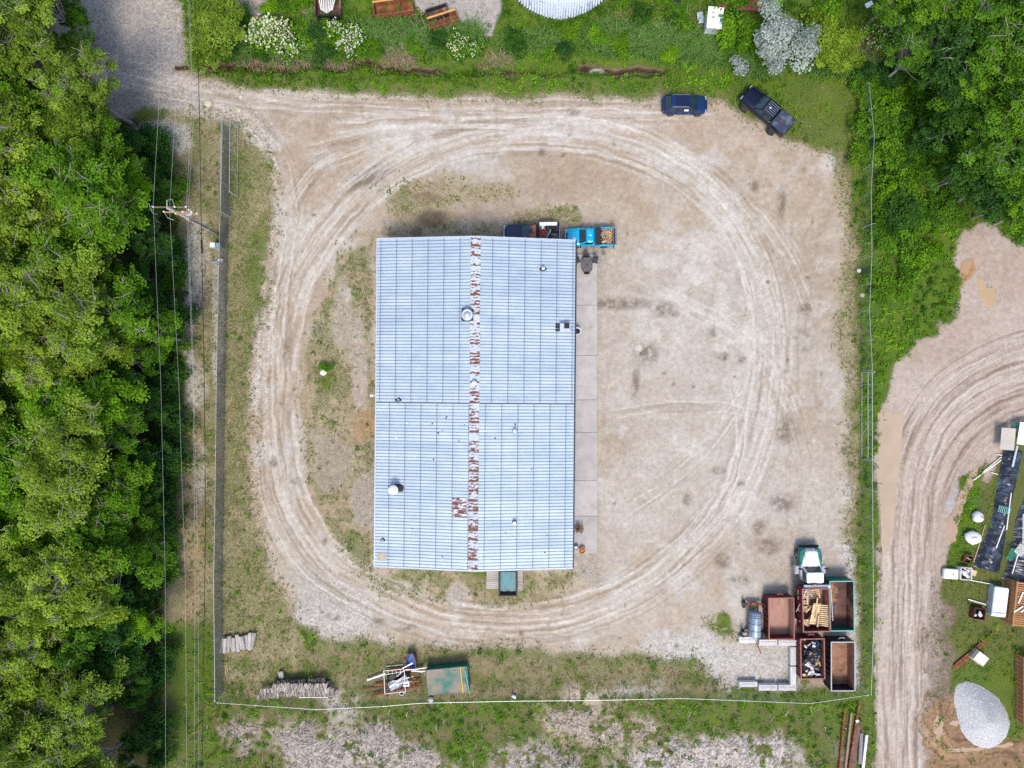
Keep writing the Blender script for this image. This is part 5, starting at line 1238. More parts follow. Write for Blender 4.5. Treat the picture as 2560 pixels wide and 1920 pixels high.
# ------------------------------------------------------------------ the neighbour's plot, east
plast = mat('black_plastic_sheet', (.012, .016, .028), .32, 0, .4, 1.4, bump=.5, spec=.5, patch=(.05, .065, .10), patch_lo=.5, patch_hi=.62, patch_scale=.9)
def sheet_row(label, left, right, h0=.55):
    """wrinkled plastic sheet over a long low ridge, edges given in photograph pixels"""
    l_ = catmull(left, 8); r_ = catmull(right, 8); n = max(len(l_), len(r_))
    li = np.stack([np.interp(np.linspace(0, 1, n * 2), np.linspace(0, 1, len(l_)), l_[:, i]) for i in (0, 1)], 1); ri = np.stack([np.interp(np.linspace(0, 1, n * 2), np.linspace(0, 1, len(r_)), r_[:, i]) for i in (0, 1)], 1)
    prof = [(0, .03), (.08, .2), (.2, .62), (.36, .95), (.5, 1.0), (.62, .86), (.74, .66), (.9, .38), (1, .03)]
    mb = MB(); rows = []
    for i in range(n * 2):
        row = []
        for j, (t, h) in enumerate(prof):
            q = li[i] * (1 - t) + ri[i] * t; x, y = P(*q); wz = .07 * (random.random() - .5) + .03 * math.sin(i * .9 + j * 1.3)
            z = max(.02, h * h0 + (wz if 0 < j < 8 else 0)) * (1 if 1 < i < n * 2 - 2 else .4)
            row.append((x + random.uniform(-.05, .05), y + random.uniform(-.05, .05), z))
        rows.append(row)
    w = len(prof); mb.v = [p for r in rows for p in r]
    mb.f = [(i * w + j, (i + 1) * w + j, (i + 1) * w + j + 1, i * w + j + 1) for i in range(len(rows) - 1) for j in range(w - 1)]; mb.m = [0] * len(mb.f)
    return solo('plastic_sheet', mb, plast, label, 'plastic sheet')
sheet_row('long black plastic sheet over a ridge with white pipes on it', [(2510, 1118), (2497, 1185), (2488, 1240), (2483, 1283), (2468, 1327), (2450, 1370), (2429, 1416)], [(2557, 1128), (2547, 1175), (2532, 1240), (2520, 1300), (2511, 1356), (2504, 1400), (2497, 1432)])
sheet_row('second black plastic sheet reaching the timber stack', [(2562, 1240), (2540, 1300), (2530, 1350), (2519, 1405), (2502, 1452)], [(2630, 1240), (2620, 1300), (2612, 1350), (2606, 1405), (2600, 1462)])
bar('plywood_sheet', (2522, 1070), (2517, 1125), 1.0, .95, 1.42, .05, mat('grey_plywood', (.42, .38, .33), .8, 0, .1, 2), 'grey plywood sheet lying on the end of the black plastic', 'board')
bar('white_sheet', (2572, 1058), (2563, 1113), 1.15, 1.1, 1.75, .05, M['white_paint'], 'white sheet leaning next to the grey plywood', 'board')
def grate(label, px, py, w, l, z, rz, m, n=7, cat='grate', tilt=0):
    g = thing('slatted_grate', label, cat, (*P(px, py, z), z)); g.rotation_euler = (tilt, 0, rz)
    for s in (-1, 1): MB().box(0, s * l / 2, 0, w, .05, .05).build('frame_bar', m, g)
    for k in range(n): MB().box(-w / 2 + (k + .5) * w / n, 0, .01, w / n * .45, l, .03).build('slat', m, g)
gteal = mat('green_grate', (.02, .22, .14), .5)
grate('dark green slatted grate behind the plywood sheet', 2539, 1064, .9, .5, .6, R(-10), gteal, 9)
grate('pale green ladder grate lying across the black ridge', 2511, 1275, 1.3, .6, .65, R(-14), green_rim, 7)
grate('white slatted panel at the end of the black plastic', 2551, 1375, .9, .95, .7, R(-38), M['wood_white'], 8)
grate('green wire lattice standing between the two black sheets', 2531, 1385, .8, 1.2, .5, R(-12), gteal, 9, tilt=R(20))
for i, (a, b, r, m, lab) in enumerate([((2528, 1232), (2516, 1325), .055, M['wood_white'], 'long white pipe along the edge of the black ridge'), ((2511, 1314), (2490, 1370), .06, M['wood_white'], 'short white pipe lying across the black ridge'), ((2546, 1382), (2530, 1435), .06, M['wood_white'], 'white pipe on the second black sheet'), ((2558, 1285), (2557, 1390), .04, M['wood_white'], 'thin white pipe leading to the white slatted panel'), ((2463, 1312), (2434, 1406), .04, M['wood_pale'], 'thin bamboo pole leaning along the black sheet'), ((2424, 1450), (2483, 1461), .05, M['wood_white'], 'white pole between the junk box and the white tank'), ((2504, 1142), (2456, 1181), .05, M['wood_white'], 'pale plank end resting on the black plastic'), ((2503, 1150), (2434, 1200), .06, M['wood_white'], 'longest pale plank on the mud beside the puddle'), ((2493, 1136), (2505, 1138), .05, M['wood_white'], 'short white peg sticking out under the plywood'), ((2478, 1181), (2494, 1186), .05, M['wood_white'], 'short white peg out of the black plastic by the grass'), ((2420, 1498), (2465, 1511), .06, M['wood_white'], 'pair of grey posts lying on the grass'), ((2424, 1502), (2466, 1514), .05, M['wood_grey'], 'grey post lying beside the white post'), ((2468, 1502), (2474, 1527), .06, M['wood_pale'], 'yellow stake leaning on the white tank')]):
    z = .62 if a[0] > 2484 and i < 4 else .12
    bar('pole', a, b, z, z, r * 1.6, r * 1.6, m, lab, 'pole')
bar('steel_channel', (2543, 1114), (2531, 1167), .75, .68, .2, .12, M['galv'], 'grey steel channel lying on the black ridge', 'channel')
bag_w = mat('white_bulk_bag', (.64, .64, .63), .7, 0, .08, 4, bump=.7); 
x, y = P(2440, 1291); t = thing('bulk_bag', 'white bulk bag stuffed with green cuttings', 'bag', (x, y, 0)); part('bag', bag_mesh('bag', bag_w, .60, 31), t, (0, 0, .3)); part('cuttings', twig_bunch(24, .28, .22, 5).mesh('cuttings', gteal), t, (.05, 0, .62))
x, y = P(2426, 1341); t = thing('bulk_bag', 'larger white bulk bag slumped on the grass', 'bag', (x, y, 0)); part('bag', bag_mesh('bag', bag_w, .82, 33), t, (0, 0, .35), scale=(1.05, .85, .8)); MB().tube([(-.4, 0, .8), (-.1, .1, .85), (.3, .05, .78)], .02, 5).build('strap', M['black'], t)
def open_crate(name, px, py, w, l, h, rz, m, fill, label, cat='crate', junk=None):
    c = thing(name, label, cat, (*P(px, py, h * .8), 0), rz)
    for s in (-1, 1):
        MB().box(s * (w / 2), 0, h / 2, .05, l, h).build('side_board', m, c); MB().box(0, s * (l / 2), h / 2, w - .06, .05, h).build('end_board', m, c)
    MB().box(0, 0, .06, w - .05, l - .05, .05).build('bottom', fill, c)
    for k in range(junk or 0):
        me = random.choice(wbags) if random.random() < .6 else random.choice(gl)
        part('junk_piece', me, c, (random.uniform(-w * .35, w * .35), random.uniform(-l * .35, l * .35), h * .6), (0, 0, random.uniform(0, 6)), random.uniform(.6, 1.0))
    return c
open_crate('metal_crate', 2421, 1398, .8, .8, .5, R(-20), M['rust'], M['dark_metal'], 'small rusty square crate near the bamboo pole', junk=2)
open_crate('junk_box', 2414, 1434, 1.1, 1.2, .7, R(-2), M['wood_white'], M['rust'], 'pale open box full of white odds and ends', 'box', 9)
open_crate('scrap_crate', 2447, 1534, 1.15, 1.1, .7, R(-8), mat('dark_rust', (.10, .03, .02), .85, 0, .3, 4), M['black'], 'dark rusty crate filled with scrap by the white tank', junk=5)
t = thing('white_hatch', 'white fibreglass hatch panel with dark knob beside the junk box', 'panel', (*P(2377, 1435, .4), 0), R(-4)); MB().loft([rrect(-.75, .72, .52, .25, .1), rrect(-.7, .68, .48, .5, .1), rrect(-.5, .5, .3, .55, .1)]).build('shell', M['white_paint'], t); MB().cyl((.15, .05, .55), (.15, .05, .6), .07).build('knob', M['black'], t); MB().box(.62, 0, .35, .1, 1.0, .3).build('edge', M['galv'], t)
bar('paper_heap', (2428, 1430), (2440, 1434), .2, .2, .6, .15, M['wood_pale'], 'torn cardboard heap leaning on the junk box', 'cardboard')
t = thing('white_tank', 'long white chest tank beside the brown timber stack', 'tank', (*P(2500, 1505, .9), 0), R(-7)); MB().loft([rrect(-.68, .68, 1.45, .0, .06), rrect(-.68, .68, 1.45, .85, .06)]).build('tank_body', M['trim'], t); MB().loft([rrect(-.72, .72, 1.5, .86, .08), rrect(-.68, .68, 1.45, .98, .1), rrect(-.5, .5, 1.2, .98, .1), rrect(-.48, .48, 1.18, .93, .1)]).build('lid', M['white_paint'], t); MB().box(0, -1.1, 1.0, 1.42, .08, .03).build('strap', M['galv'], t)
# brown timber stack: pallet-like crates of slats
brown_t = mat('brown_timber', (.34, .16, .07), .8, 0, .25, 4, stretch=(1, 5, 1), rnd=.25)
def timber_stack(label, px0, py0, w, l, h, rz):
    t = thing('timber_stack', label, 'timber stack', (*P(px0, py0, h), 0), rz)
    nl = 5
    for s in range(nl): 
        for k in (-1, 0, 1): MB().box(k * (w / 2 - .1), 0, .1 + s * h / nl, .12, l, h / nl - .06).build('bearer', brown_t, t)
    n = round(l / .22)
    for k in range(n): MB().cbox(random.uniform(-.02, .02), -l / 2 + (k + .5) * l / n, h, w, l / n * .72, .05, .01).build('slat', brown_t, t)
    for s in range(1, nl):
        for k in range(n): 
            if k % 2 == 0: MB().box(-w / 2 + .2, -l / 2 + (k + .5) * l / n, s * h / nl, .4, l / n * .6, .05).build('slat', brown_t, t)
    for k in (-1, 0, 1): MB().cbox(k * (w / 2 - .1), 0, h + .06, .14, l + .1, .07, .01).build('top_rail', brown_t, t)
timber_stack('tall brown timber stack of slatted crates beside the white tank', 2592, 1515, 4.6, 4.4, 1.5, R(-6))
for a, b in (((2558, 1480), (2546, 1508)), ((2557, 1516), (2535, 1530)), ((2560, 1525), (2552, 1530))): bar('white_lath', a, b, 1.62, 1.62, .14, .06, M['wood_white'], 'white lath lying on the brown timber stack', 'lath', 'laths on the timber stack')
timber_stack('brown timber stack edging the gravel heap plot', 2600, 1728, 3.4, 6.8, 1.2, R(0))
for k, (a, b) in enumerate((((2384, 1665), (2483, 1580)), ((2387, 1669), (2478, 1590)), ((2392, 1670), (2470, 1600)))): bar('steel_rail', a, b, .12 + .0 * k, .12, .16, .14, M['rust'], 'rusty steel rail in the bundle beside the white block', 'rail', 'bundle of steel rails')
t = thing('white_block', 'chamfered cream concrete block on the grass by the steel rails', 'block', (*P(2450, 1645, .6), 0), R(-38)); MB().loft([rrect(-.72, .62, .55, 0, .03), rrect(-.6, .62, .5, .8, .03)]).build('block_body', mat('cream_block', (.58, .53, .46), .8), t); MB().box(-.74, 0, .35, .04, .9, .6).build('face_plate', M['wood_grey'], t)
# gravel heap
hx, hy = P(2453, 1788); mb = MB(); NR, NA = 26, 60
outl = catmull([((a - 2453) / S, (1788 - b) / S) for a, b in [(2388, 1722), (2400, 1708), (2425, 1705), (2462, 1722), (2492, 1742), (2515, 1775), (2524, 1815), (2508, 1850), (2478, 1870), (2440, 1864), (2410, 1838), (2396, 1800), (2386, 1755)]], 5, True)
tot = len(outl); mb.v = [(0, 0, 1.5)]
for i in range(1, NR + 1):
    r = i / NR
    for k in range(tot):
        z = 1.5 * (1 - r ** 1.25) + .05 * (random.random() - .5); f = r * (1 + .03 * (random.random() - .5)); mb.v.append((outl[k][0] * f, outl[k][1] * f, max(z, -.04 if r == 1 else .01)))
for k in range(tot): mb.f.append((0, 1 + (k + 1) % tot, 1 + k)) 
for i in range(NR - 1):
    for k in range(tot): a = 1 + i * tot + k; b = 1 + i * tot + (k + 1) % tot; mb.f.append((a, b, b + tot, a + tot))
mb.m = [0] * len(mb.f)
def gravel_mat():
    m, n, l, b = nodes_of('gravel'); pos = n.new('ShaderNodeNewGeometry').outputs['Position']
    vo = n.new('ShaderNodeTexVoronoi'); vo.inputs['Scale'].default_value = 15; l.new(pos, vo.inputs['Vector']); sc = n.new('ShaderNodeSeparateColor'); l.new(vo.outputs['Color'], sc.inputs[0])
    l.new(mixc(n, l, sc.outputs[0], (.30, .30, .305), (.52, .52, .52)), b.inputs['Base Color']); b.inputs['Roughness'].default_value = .9
    bp = n.new('ShaderNodeBump'); bp.inputs['Strength'].default_value = .8; bp.inputs['Distance'].default_value = .05; l.new(vo.outputs['Distance'], bp.inputs['Height']); l.new(bp.outputs[0], b.inputs['Normal'])
    return m
M['gravel'] = gravel_mat()
solo('gravel_heap', mb, M['gravel'], 'smooth oval heap of pale grey gravel beside the muddy ruts', 'gravel heap', smooth=True, at=(hx, hy, 0))
# steel beams south of the fence
for i, (a, b, w, m, lab) in enumerate([((2112, 1767), (2098, 1925), .2, M['rust'], 'rusty brown steel beam on the outer side of the beam row'), ((2128, 1780), (2112, 1925), .2, mat('brown_beam', (.26, .19, .13), .8, .1), 'tan weathered steel beam between two rusty beams'), ((2147, 1760), (2122, 1925), .22, M['rust'], 'longest rusty steel beam reaching toward the fence'), ((2149, 1799), (2127, 1925), .42, mat('dark_brown_beam', (.15, .085, .07), .8, .1, .25, 3), 'wide dark brown beam with a white tag'), ((2153, 1831), (2149, 1909), .36, mat('mauve_beam', (.20, .18, .18), .7, .2), 'short wide grey beam next to the wide brown beam'), ((2166, 1836), (2156, 1925), .3, M['galv'], 'pale grey steel beam at the road side of the beam row')]):
    bar('steel_beam', a, b, .2, .2, w, .28, m, lab)
bar('white_tag', (2140, 1804), (2147, 1802), .36, .36, .26, .02, M['white_paint'], 'white paper tag on the wide brown beam', 'tag')
# puddles
def puddle(label, pts, c, rough=.06, z=.012):
    q = catmull([((a - 1280) / S, (960 - b) / S) for a, b in pts], 6, True); q = q + RNG.normal(0, .06, q.shape); mb = MB(); cx, cy = q.mean(0); mb.v = [(cx, cy, z)] + [(a, b, z - .03) for a, b in (q - [cx, cy]) * 1.06 + [cx, cy]] + [(a, b, z) for a, b in q]; n = len(q)
    mb.f = [tuple(n + 1 + k for k in range(n))] + [(1 + k, 1 + (k + 1) % n, n + 1 + (k + 1) % n, n + 1 + k) for k in range(n)]
    mb.f = [f if True else f for f in mb.f]; mb.m = [0] * len(mb.f)
    o = mb.build('puddle', mat('muddy_water', c, rough, 0, .07, .6, spec=.4)); return tag(o, label, 'puddle', kind='structure')
D = lambda L: [(a * K, b * K) for a, b in L]
puddle('long tan puddle in the wheel rut', D([(1900, 900), (1925, 896), (1950, 905), (1948, 960), (1938, 1030), (1932, 1110), (1920, 1175), (1908, 1190), (1904, 1100), (1899, 1000)]), (.37, .285, .20))
puddle('brown puddle beside the grass', D([(2098, 1020), (2112, 1020), (2090, 1070), (2075, 1120), (2066, 1160), (2050, 1170), (2050, 1130), (2066, 1085)]), (.34, .24, .16))
puddle('ochre puddle in the churned dirt', D([(2112, 602), (2122, 604), (2128, 620), (2150, 626), (2150, 650), (2140, 664), (2128, 655), (2116, 635)]), (.37, .265, .15))
puddle('small orange puddle at the weed edge', D([(2078, 572), (2096, 560), (2098, 574), (2084, 598), (2072, 600)]), (.36, .225, .13))
puddle('muddy tan puddle in the rut beside the gravel heap', D([(2022, 1548), (2034, 1552), (2038, 1572), (2030, 1600), (2022, 1590), (2018, 1566)]), (.36, .25, .165))
puddle('narrow tan puddle below the gravel heap', D([(2052, 1619), (2090, 1615), (2140, 1612), (2180, 1606), (2182, 1611), (2130, 1619), (2080, 1624)]), (.36, .25, .165))
puddle('small tan puddle between the ruts by the gravel heap', D([(2052, 1560), (2066, 1556), (2074, 1562), (2062, 1568)]), (.36, .25, .165))

# ------------------------------------------------------------------ things beyond the ditch, north
dome = mat('hoop_cover', (.47, .53, .60), .5, .05, .08, 2, patch=(.20, .25, .33), patch_lo=.56, patch_hi=.66, patch_scale=1.0)
cx, cy = P(1400, -88); t = thing('hoop_building', 'rounded pale corrugated hoop building beyond the weeds', 'building', (cx, cy, 0))
def dome_z(u, v): return 3.6 * max(0, 1 - (u * u + v * v)) ** .55
RX, RY, nst = 6.15, 5.65, 46
for k in range(nst):
    u0, u1 = -1 + 2 * k / nst, -1 + 2 * (k + 1) / nst; um = max(abs(u0), abs(u1)) * .999; um0 = min(1, um); vm = math.sqrt(max(0, 1 - um0 * um0))
    if vm < .05: continue
    rows = []
    for j in range(15):
        v = -vm + 2 * vm * j / 14; rows.append([(RX * (u0 + .002), RY * v, dome_z(u0, v) - .03), (RX * (u0 * .7 + u1 * .3), RY * v, dome_z((u0 + u1) / 2, v) + .03), (RX * (u0 * .3 + u1 * .7), RY * v, dome_z((u0 + u1) / 2, v) + .03), (RX * u1, RY * v, dome_z(u1, v) - .03)])
    mb = MB(); mb.v = [p for r in rows for p in r]; mb.f = [(i * 4 + j, i * 4 + j + 1, (i + 1) * 4 + j + 1, (i + 1) * 4 + j) for i in range(14) for j in range(3)]; mb.m = [0] * len(mb.f); mb.build('roof_sheet', dome, t)
def open_box(name, label, px, py, w, l, h, rz, m_out, m_in, rim=None):
    b = thing(name, label, 'skip', (*P(px, py, h), 0), rz); MB().box(0, 0, .15, w - .1, l - .1, .06).build('floor', m_in, b)
    for s in (-1, 1):
        MB().box(s * w / 2, 0, h / 2 + .05, .07, l, h).build('side_wall', m_in, b); MB().box(0, s * l / 2, h / 2 + .05, w - .1, .07, h).build('end_wall', m_out, b)
        MB().cbox(0, s * l / 2, h + .09, w + .1, .18 if rim and s > 0 else .1, .1, .02).build('rim_bar', (rim if rim and s > 0 else m_out), b)
    return b
ochre = mat('ochre_rim', (.50, .27, .08), .7, 0, .2, 4); rust_deep = mat('deep_rust', (.17, .05, .03), .85, 0, .3, 1.2, patch=(.30, .11, .05), patch_lo=.52, patch_hi=.65, patch_scale=1)
open_box('rusty_trough', 'long rusty trough with ochre rim on the pale gravel edge', 983, 16, 3.9, 1.35, .9, R(8), M['rust'], rust_deep, ochre)
open_box('rusty_trough', 'short rusty trough with ochre rim on the pale gravel', 1107, 48, 2.9, 1.05, .9, R(18), M['rust'], rust_deep, ochre)
open_box('steel_tray', 'dark steel tray standing behind the short rusty trough', 1093, 30, 2.2, 1.0, .6, R(18), M['dark_metal'], dark_in)
bk = open_box('tipper_bed', 'black tipper bed holding a bundle of white pipes', 819, 14, 2.5, 2.0, .9, R(0), M['black'], dark_in)
for k in range(9): bar('white_pipe', (803 + k * 3.4, 33 - abs(k - 4) * 2), (796 + k * 5.5, -14), 1.05 + .02 * k, 1.15, .09, .09, M['wood_white'], 'white pipe in the bundle on the black tipper bed', 'pipe', 'white pipes on the tipper bed')
t = thing('small_shed', 'small shed with flat white roof among the weeds', 'shed', (*P(1788, 44, 2.1), 0), R(-6)); MB().box(0, 0, 1.0, 1.3, 1.9, 2.0).build('wall', M['siding'], t)
for k in range(5): MB().box(-.62 + k * .31, 0, 2.1, .29, 2.1, .05).build('roof_sheet', M['white_paint'], t)
MB().box(0, -.96, .95, .6, .03, 1.8).build('door', M['trim'], t)
bar('fallen_door', (1750, 30), (1752, 58), .6, .5, .6, .04, M['trim'], 'grey door panel half hidden in the weeds next to the small shed', 'door panel')
t = thing('flat_trailer', 'dark red flat trailer mostly hidden by the silver tree', 'trailer', (*P(1850, 3, .8), 0), R(-4)); dred = mat('dark_red_deck', (.20, .055, .05), .8, 0, .2, 3)
for k in range(8): MB().box(-2.1 + k * .6, 0, .8, .56, 1.6, .06).build('deck_plank', dred, t)
MB().box(0, -.8, .75, 4.8, .1, .14).build('side_rail', dred, t)
for s in (-1, 1): wheel(t, .3, s * .9, .34, .2, s)
t = thing('hand_cart', 'dark hand cart in the weeds with a pale handle', 'cart', (*P(1692, 3, .5), 0)); MB().cbox(0, 0, .5, .7, .5, .4, .05).build('tub', M['black'], t); MB().cyl((0, -.2, .5), (.1, -.9, .8), .03).build('handle', M['wood_white'], t)
for s in (-1, 1): wheel(t, 0, s * .3, .2, .08, s)
bar('post_stub', (1794, -6), (1796, 15), .4, .5, .2, .2, M['rust'], 'brown post stub beside the small shed', 'post')
for k, (a, b, lab) in enumerate((((2024, 22), (2052, 16), 'yellow board lying under the silver tree'), ((2003, 42), (2014, 34), 'tan board end sticking out of the weeds'))): bar('old_board', a, b, .8, .8, .22, .06, ochre, lab, 'board')
solo('foil_scrap', MB().cbox(0, 0, .9, .8, .5, .15, .06), M['white_paint'], 'white plastic scrap caught in the thicket', 'plastic', at=(*P(2173, 11, .9), 0), rz=.5)
#==END_EAST

# ------------------------------------------------------------------ vegetation
def leaf_material(name, dark, light, hue=.12, trans=.25):
    m, n, l, b = nodes_of(name)
    at = n.new('ShaderNodeAttribute'); at.attribute_name = 'leaf'
    oi = n.new('ShaderNodeObjectInfo')
    col = mixc(n, l, at.outputs['Fac'], dark, light)
    tint = mixc(n, l, oi.outputs['Random'], (1 - hue * 1.2, 1 - hue * .8, 1 + hue), (1 + hue * 1.2, 1 + hue * .9, 1 - hue))
    col = mixc(n, l, 1.0, col, tint, 'MULTIPLY')
    df = n.new('ShaderNodeBsdfDiffuse'); tr = n.new('ShaderNodeBsdfTranslucent'); mx = n.new('ShaderNodeMixShader'); mx.inputs[0].default_value = trans
    l.new(col, df.inputs[0]); l.new(mixc(n, l, 1.0, col, (1.15, 1.15, .7), 'MULTIPLY'), tr.inputs[0]); l.new(df.outputs[0], mx.inputs[1]); l.new(tr.outputs[0], mx.inputs[2])
    l.new(mx.outputs[0], n['Material Output'].inputs[0]); n.remove(b)
    return m
LEAF = {'yellow': leaf_material('yellow_green_leaf', (.07, .12, .011), (.30, .44, .05), .07, .3),
        'mid': leaf_material('mid_green_leaf', (.034, .095, .009), (.165, .33, .024), .14),
        'dark': leaf_material('dark_green_leaf', (.014, .048, .010), (.075, .175, .028), .14),
        'bright': leaf_material('bright_green_leaf', (.05, .135, .008), (.22, .42, .022), .10, .3),
        'silver': leaf_material('silver_leaf', (.13, .165, .14), (.44, .50, .46), .0, .15),
        'reed': leaf_material('reed_blade', (.04, .095, .018), (.18, .32, .07), .05),
        'straw': leaf_material('dry_straw', (.17, .12, .07), (.46, .37, .25), .05),
        'grass': leaf_material('grass_blade', (.04, .10, .008), (.20, .34, .028), .05),
        'blossom': leaf_material('cream_blossom', (.40, .40, .24), (.72, .72, .60), .03)}
def set_leaf_attr(me, val):
    a = me.attributes.new('leaf', 'FLOAT', 'POINT'); a.data.foreach_set('value', val.astype(np.float32))
def poly_mesh(name, V, k, m, val):
    """V: (N, k, 3) separate faces of k corners"""
    n = len(V); me = bpy.data.meshes.new(name)
    me.vertices.add(n * k); me.vertices.foreach_set('co', V.reshape(-1).astype(np.float32))
    me.loops.add(n * k); me.loops.foreach_set('vertex_index', np.arange(n * k, dtype=np.int32))
    me.polygons.add(n); me.polygons.foreach_set('loop_start', np.arange(n, dtype=np.int32) * k)
    me.update(calc_edges=True); set_leaf_attr(me, np.repeat(np.clip(val, 0, 1), k)); me.materials.append(m)
    return me
def unit(a): return a / (np.linalg.norm(a, axis=-1, keepdims=True) + 1e-9)
def leaves(rg, c, d, size, val, up=.9, wid=.55):
    """diamond leaves at c with outward direction d"""
    n = len(c); nr = unit(d * .55 + np.array([0, 0, up]) + rg.normal(0, .45, (n, 3)))
    t = unit(np.cross(nr, rg.normal(0, 1, (n, 3)))); b = np.cross(nr, t); s = (size * rg.uniform(.65, 1.3, n))[:, None]
    return np.stack([c - t * s, c + b * s * wid, c + t * s, c - b * s * wid], 1), val
def crown(seed, rx, rz, zc, nclump, per, leaf, kind, rc=(.55, 1.15), low=-.35):
    rg = np.random.default_rng(seed); Q, Vv, cen = [], [], []
    lob = rg.uniform(0, 6.28, 4)
    for i in range(nclump):
        d = unit(rg.normal(0, 1, 3)); 
        if d[2] < low: d[2] = -d[2] * .5
        a = math.atan2(d[1], d[0]); rr = rg.uniform(.2, 1.1) ** .5 * (1 + .26 * math.sin(2 * a + lob[0]) + .2 * math.sin(3 * a + lob[1]) + .15 * math.sin(5 * a + lob[2]))
        c = np.array([d[0] * rx * rr, d[1] * rx * rr, zc + d[2] * rz * rr]); cen.append(c)
        r = rg.uniform(*rc); n = int(per * r * r); dd = unit(rg.normal(0, 1, (n, 3))); dd[:, 2] = np.abs(dd[:, 2]) * .9 - .2
        st_ = rg.uniform(.6, 1.5, 3) * np.array([1, 1, .6]); p = c + dd * st_ * r * rg.uniform(.15, 1.25, (n, 1)) ** .6
        q, v = leaves(rg, p, dd, leaf, np.clip(.42 + rg.normal(0, .17) + rg.normal(0, .17, n), 0, 1)); Q.append(q); Vv.append(v)
    return poly_mesh('crown', np.concatenate(Q), 4, LEAF[kind], np.concatenate(Vv)), cen
def trunk_mesh(seed, cen, zc, r0, bare=0, lean=(0, 0)):
    rg = random.Random(seed); mb = MB(); zt = zc * .86
    spine = [Vector((lean[0] * t * t + rg.uniform(-.12, .12) * (0 < t < 1), lean[1] * t * t + rg.uniform(-.12, .12) * (0 < t < 1), zt * t)) for t in (0, .25, .5, .75, 1)]
    spine[0].z = -.2
    mb.tube(spine, [r0, r0 * .85, r0 * .7, r0 * .5, r0 * .3], 8)
    cs = sorted(cen, key=lambda c: -c[2])
    for c in cs[::2]:
        k = rg.choice((2, 2, 3)); s = spine[k].lerp(spine[k + 1], rg.random()); e = Vector(c); mid = s.lerp(e, .5) + Vector((rg.uniform(-.3, .3), rg.uniform(-.3, .3), rg.uniform(.0, .5)))
        mb.tube([s, mid, e], [r0 * .28, r0 * .16, r0 * .06], 5)
    for k in range(bare):                                      # bare limbs and twigs that stand out of the leaves
        c = Vector(rg.choice(cs[:max(3, len(cs) // 2)])); p = c
        for j in range(3):
            d = Vector((rg.uniform(-1, 1), rg.uniform(-1, 1), rg.uniform(.1, .8))).normalized() * rg.uniform(.7, 1.3); mb.tube([p, p + d * .5 + Vector((rg.uniform(-.1, .1), rg.uniform(-.1, .1), .1)), p + d], [.028, .02, .01], 4)
            if j: p = p + d * .4
    return mb.mesh('trunk', M['bark'])
PROTO = {}
def make_proto(key, seed, rx, rz, zc, ncl, per, leaf, kind, r0, bare=0, rc=(.55, 1.15), lean=(0, 0)):
    c, cen = crown(seed, rx, rz, zc, ncl, per, leaf, kind, rc); PROTO[key] = (c, trunk_mesh(seed, cen, zc, r0, bare, lean), zc)
for i in range(3):
    make_proto('yellow%d' % i, 100 + i, 3.5, 2.9, 10.0, 92, 330, .125, 'yellow', .24, 28, (.35, .85), ((-1.2, .8), (.6, .4), (-.4, -.9))[i])
    make_proto('mid%d' % i, 120 + i, 3.3, 2.7, 8.5, 84, 330, .125, 'mid', .22, 12, (.35, .85))
    make_proto('dark%d' % i, 140 + i, 2.6, 2.2, 5.6, 60, 320, .12, 'dark', .16, 4, (.35, .8))
    make_proto('bright%d' % i, 160 + i, 3.0, 2.5, 8.0, 76, 330, .125, 'bright', .2, 12, (.35, .85))
for i in range(2):
    make_proto('bush_dark%d' % i, 180 + i, 1.35, .9, .95, 16, 230, .12, 'dark', .07, 0, (.4, .8)); make_proto('bush_mid%d' % i, 185 + i, 1.3, .85, .9, 16, 230, .12, 'mid', .07, 0, (.4, .8)); make_proto('bush_bright%d' % i, 190 + i, 1.3, .85, .9, 16, 230, .12, 'bright', .07, 0, (.4, .8))
make_proto('silver', 200, 2.5, 1.6, 3.2, 44, 420, .12, 'silver', .16, 2, (.45, .85)); make_proto('silver_small', 201, .7, .6, 1.3, 7, 420, .11, 'silver', .06, 0, (.35, .55))
make_proto('olive', 202, 2.4, 1.6, 2.6, 40, 380, .11, 'yellow', .14, 0, (.5, .9))
def tree(key, px, py, label, group=None, sc=1.0, name='tree', cat='tree', rz=None, sz=None):
    c, tr, zc = PROTO[key]; s = sc
    x, y = P(px, py, min(zc * s + .8 * s, 16))
    t = thing(name, label, cat, (x, y, 0), random.uniform(0, 6.28) if rz is None else rz, group); t.scale = (s, s, sz or s * random.uniform(.92, 1.08))
    part('trunk', tr, t); part('crown' if name == 'tree' else 'foliage', c, t)
    return t
def edge_x(py):                                                # where the wood ends, photograph pixels
    return float(np.interp(py, [-200, 0, 90, 160, 250, 300, 360, 480, 700, 950, 1200, 1400, 1600, 1900, 2200], [150, 215, 262, 268, 270, 300, 405, 430, 452, 440, 432, 420, 418, 405, 400]))
def zone(py): return 'by the entrance road' if py < 300 else ('opposite the utility pole' if py < 760 else ('alongside the long slatted fence' if py < 1420 else 'near the log stack corner'))
LW = {'yellow': 'tall yellow-green tree with bare grey limbs showing in the roadside wood', 'bright': 'bright green tree in the middle of the roadside wood', 'mid': 'mid green broadleaf tree in the roadside wood', 'dark': 'low dark green tree at the power line edge of the wood'}
pts = []; rg = random.Random(41); tries = 0
while len(pts) < 128 and tries < 9000:
    tries += 1; py = rg.uniform(-170, 2080); ex = edge_x(py); px = rg.uniform(-260, ex - 52)
    dist = ex - px; md = 58 if dist < 110 else 84
    if all((px - a) ** 2 + (py - b) ** 2 > md * md for a, b in pts): pts.append((px, py))
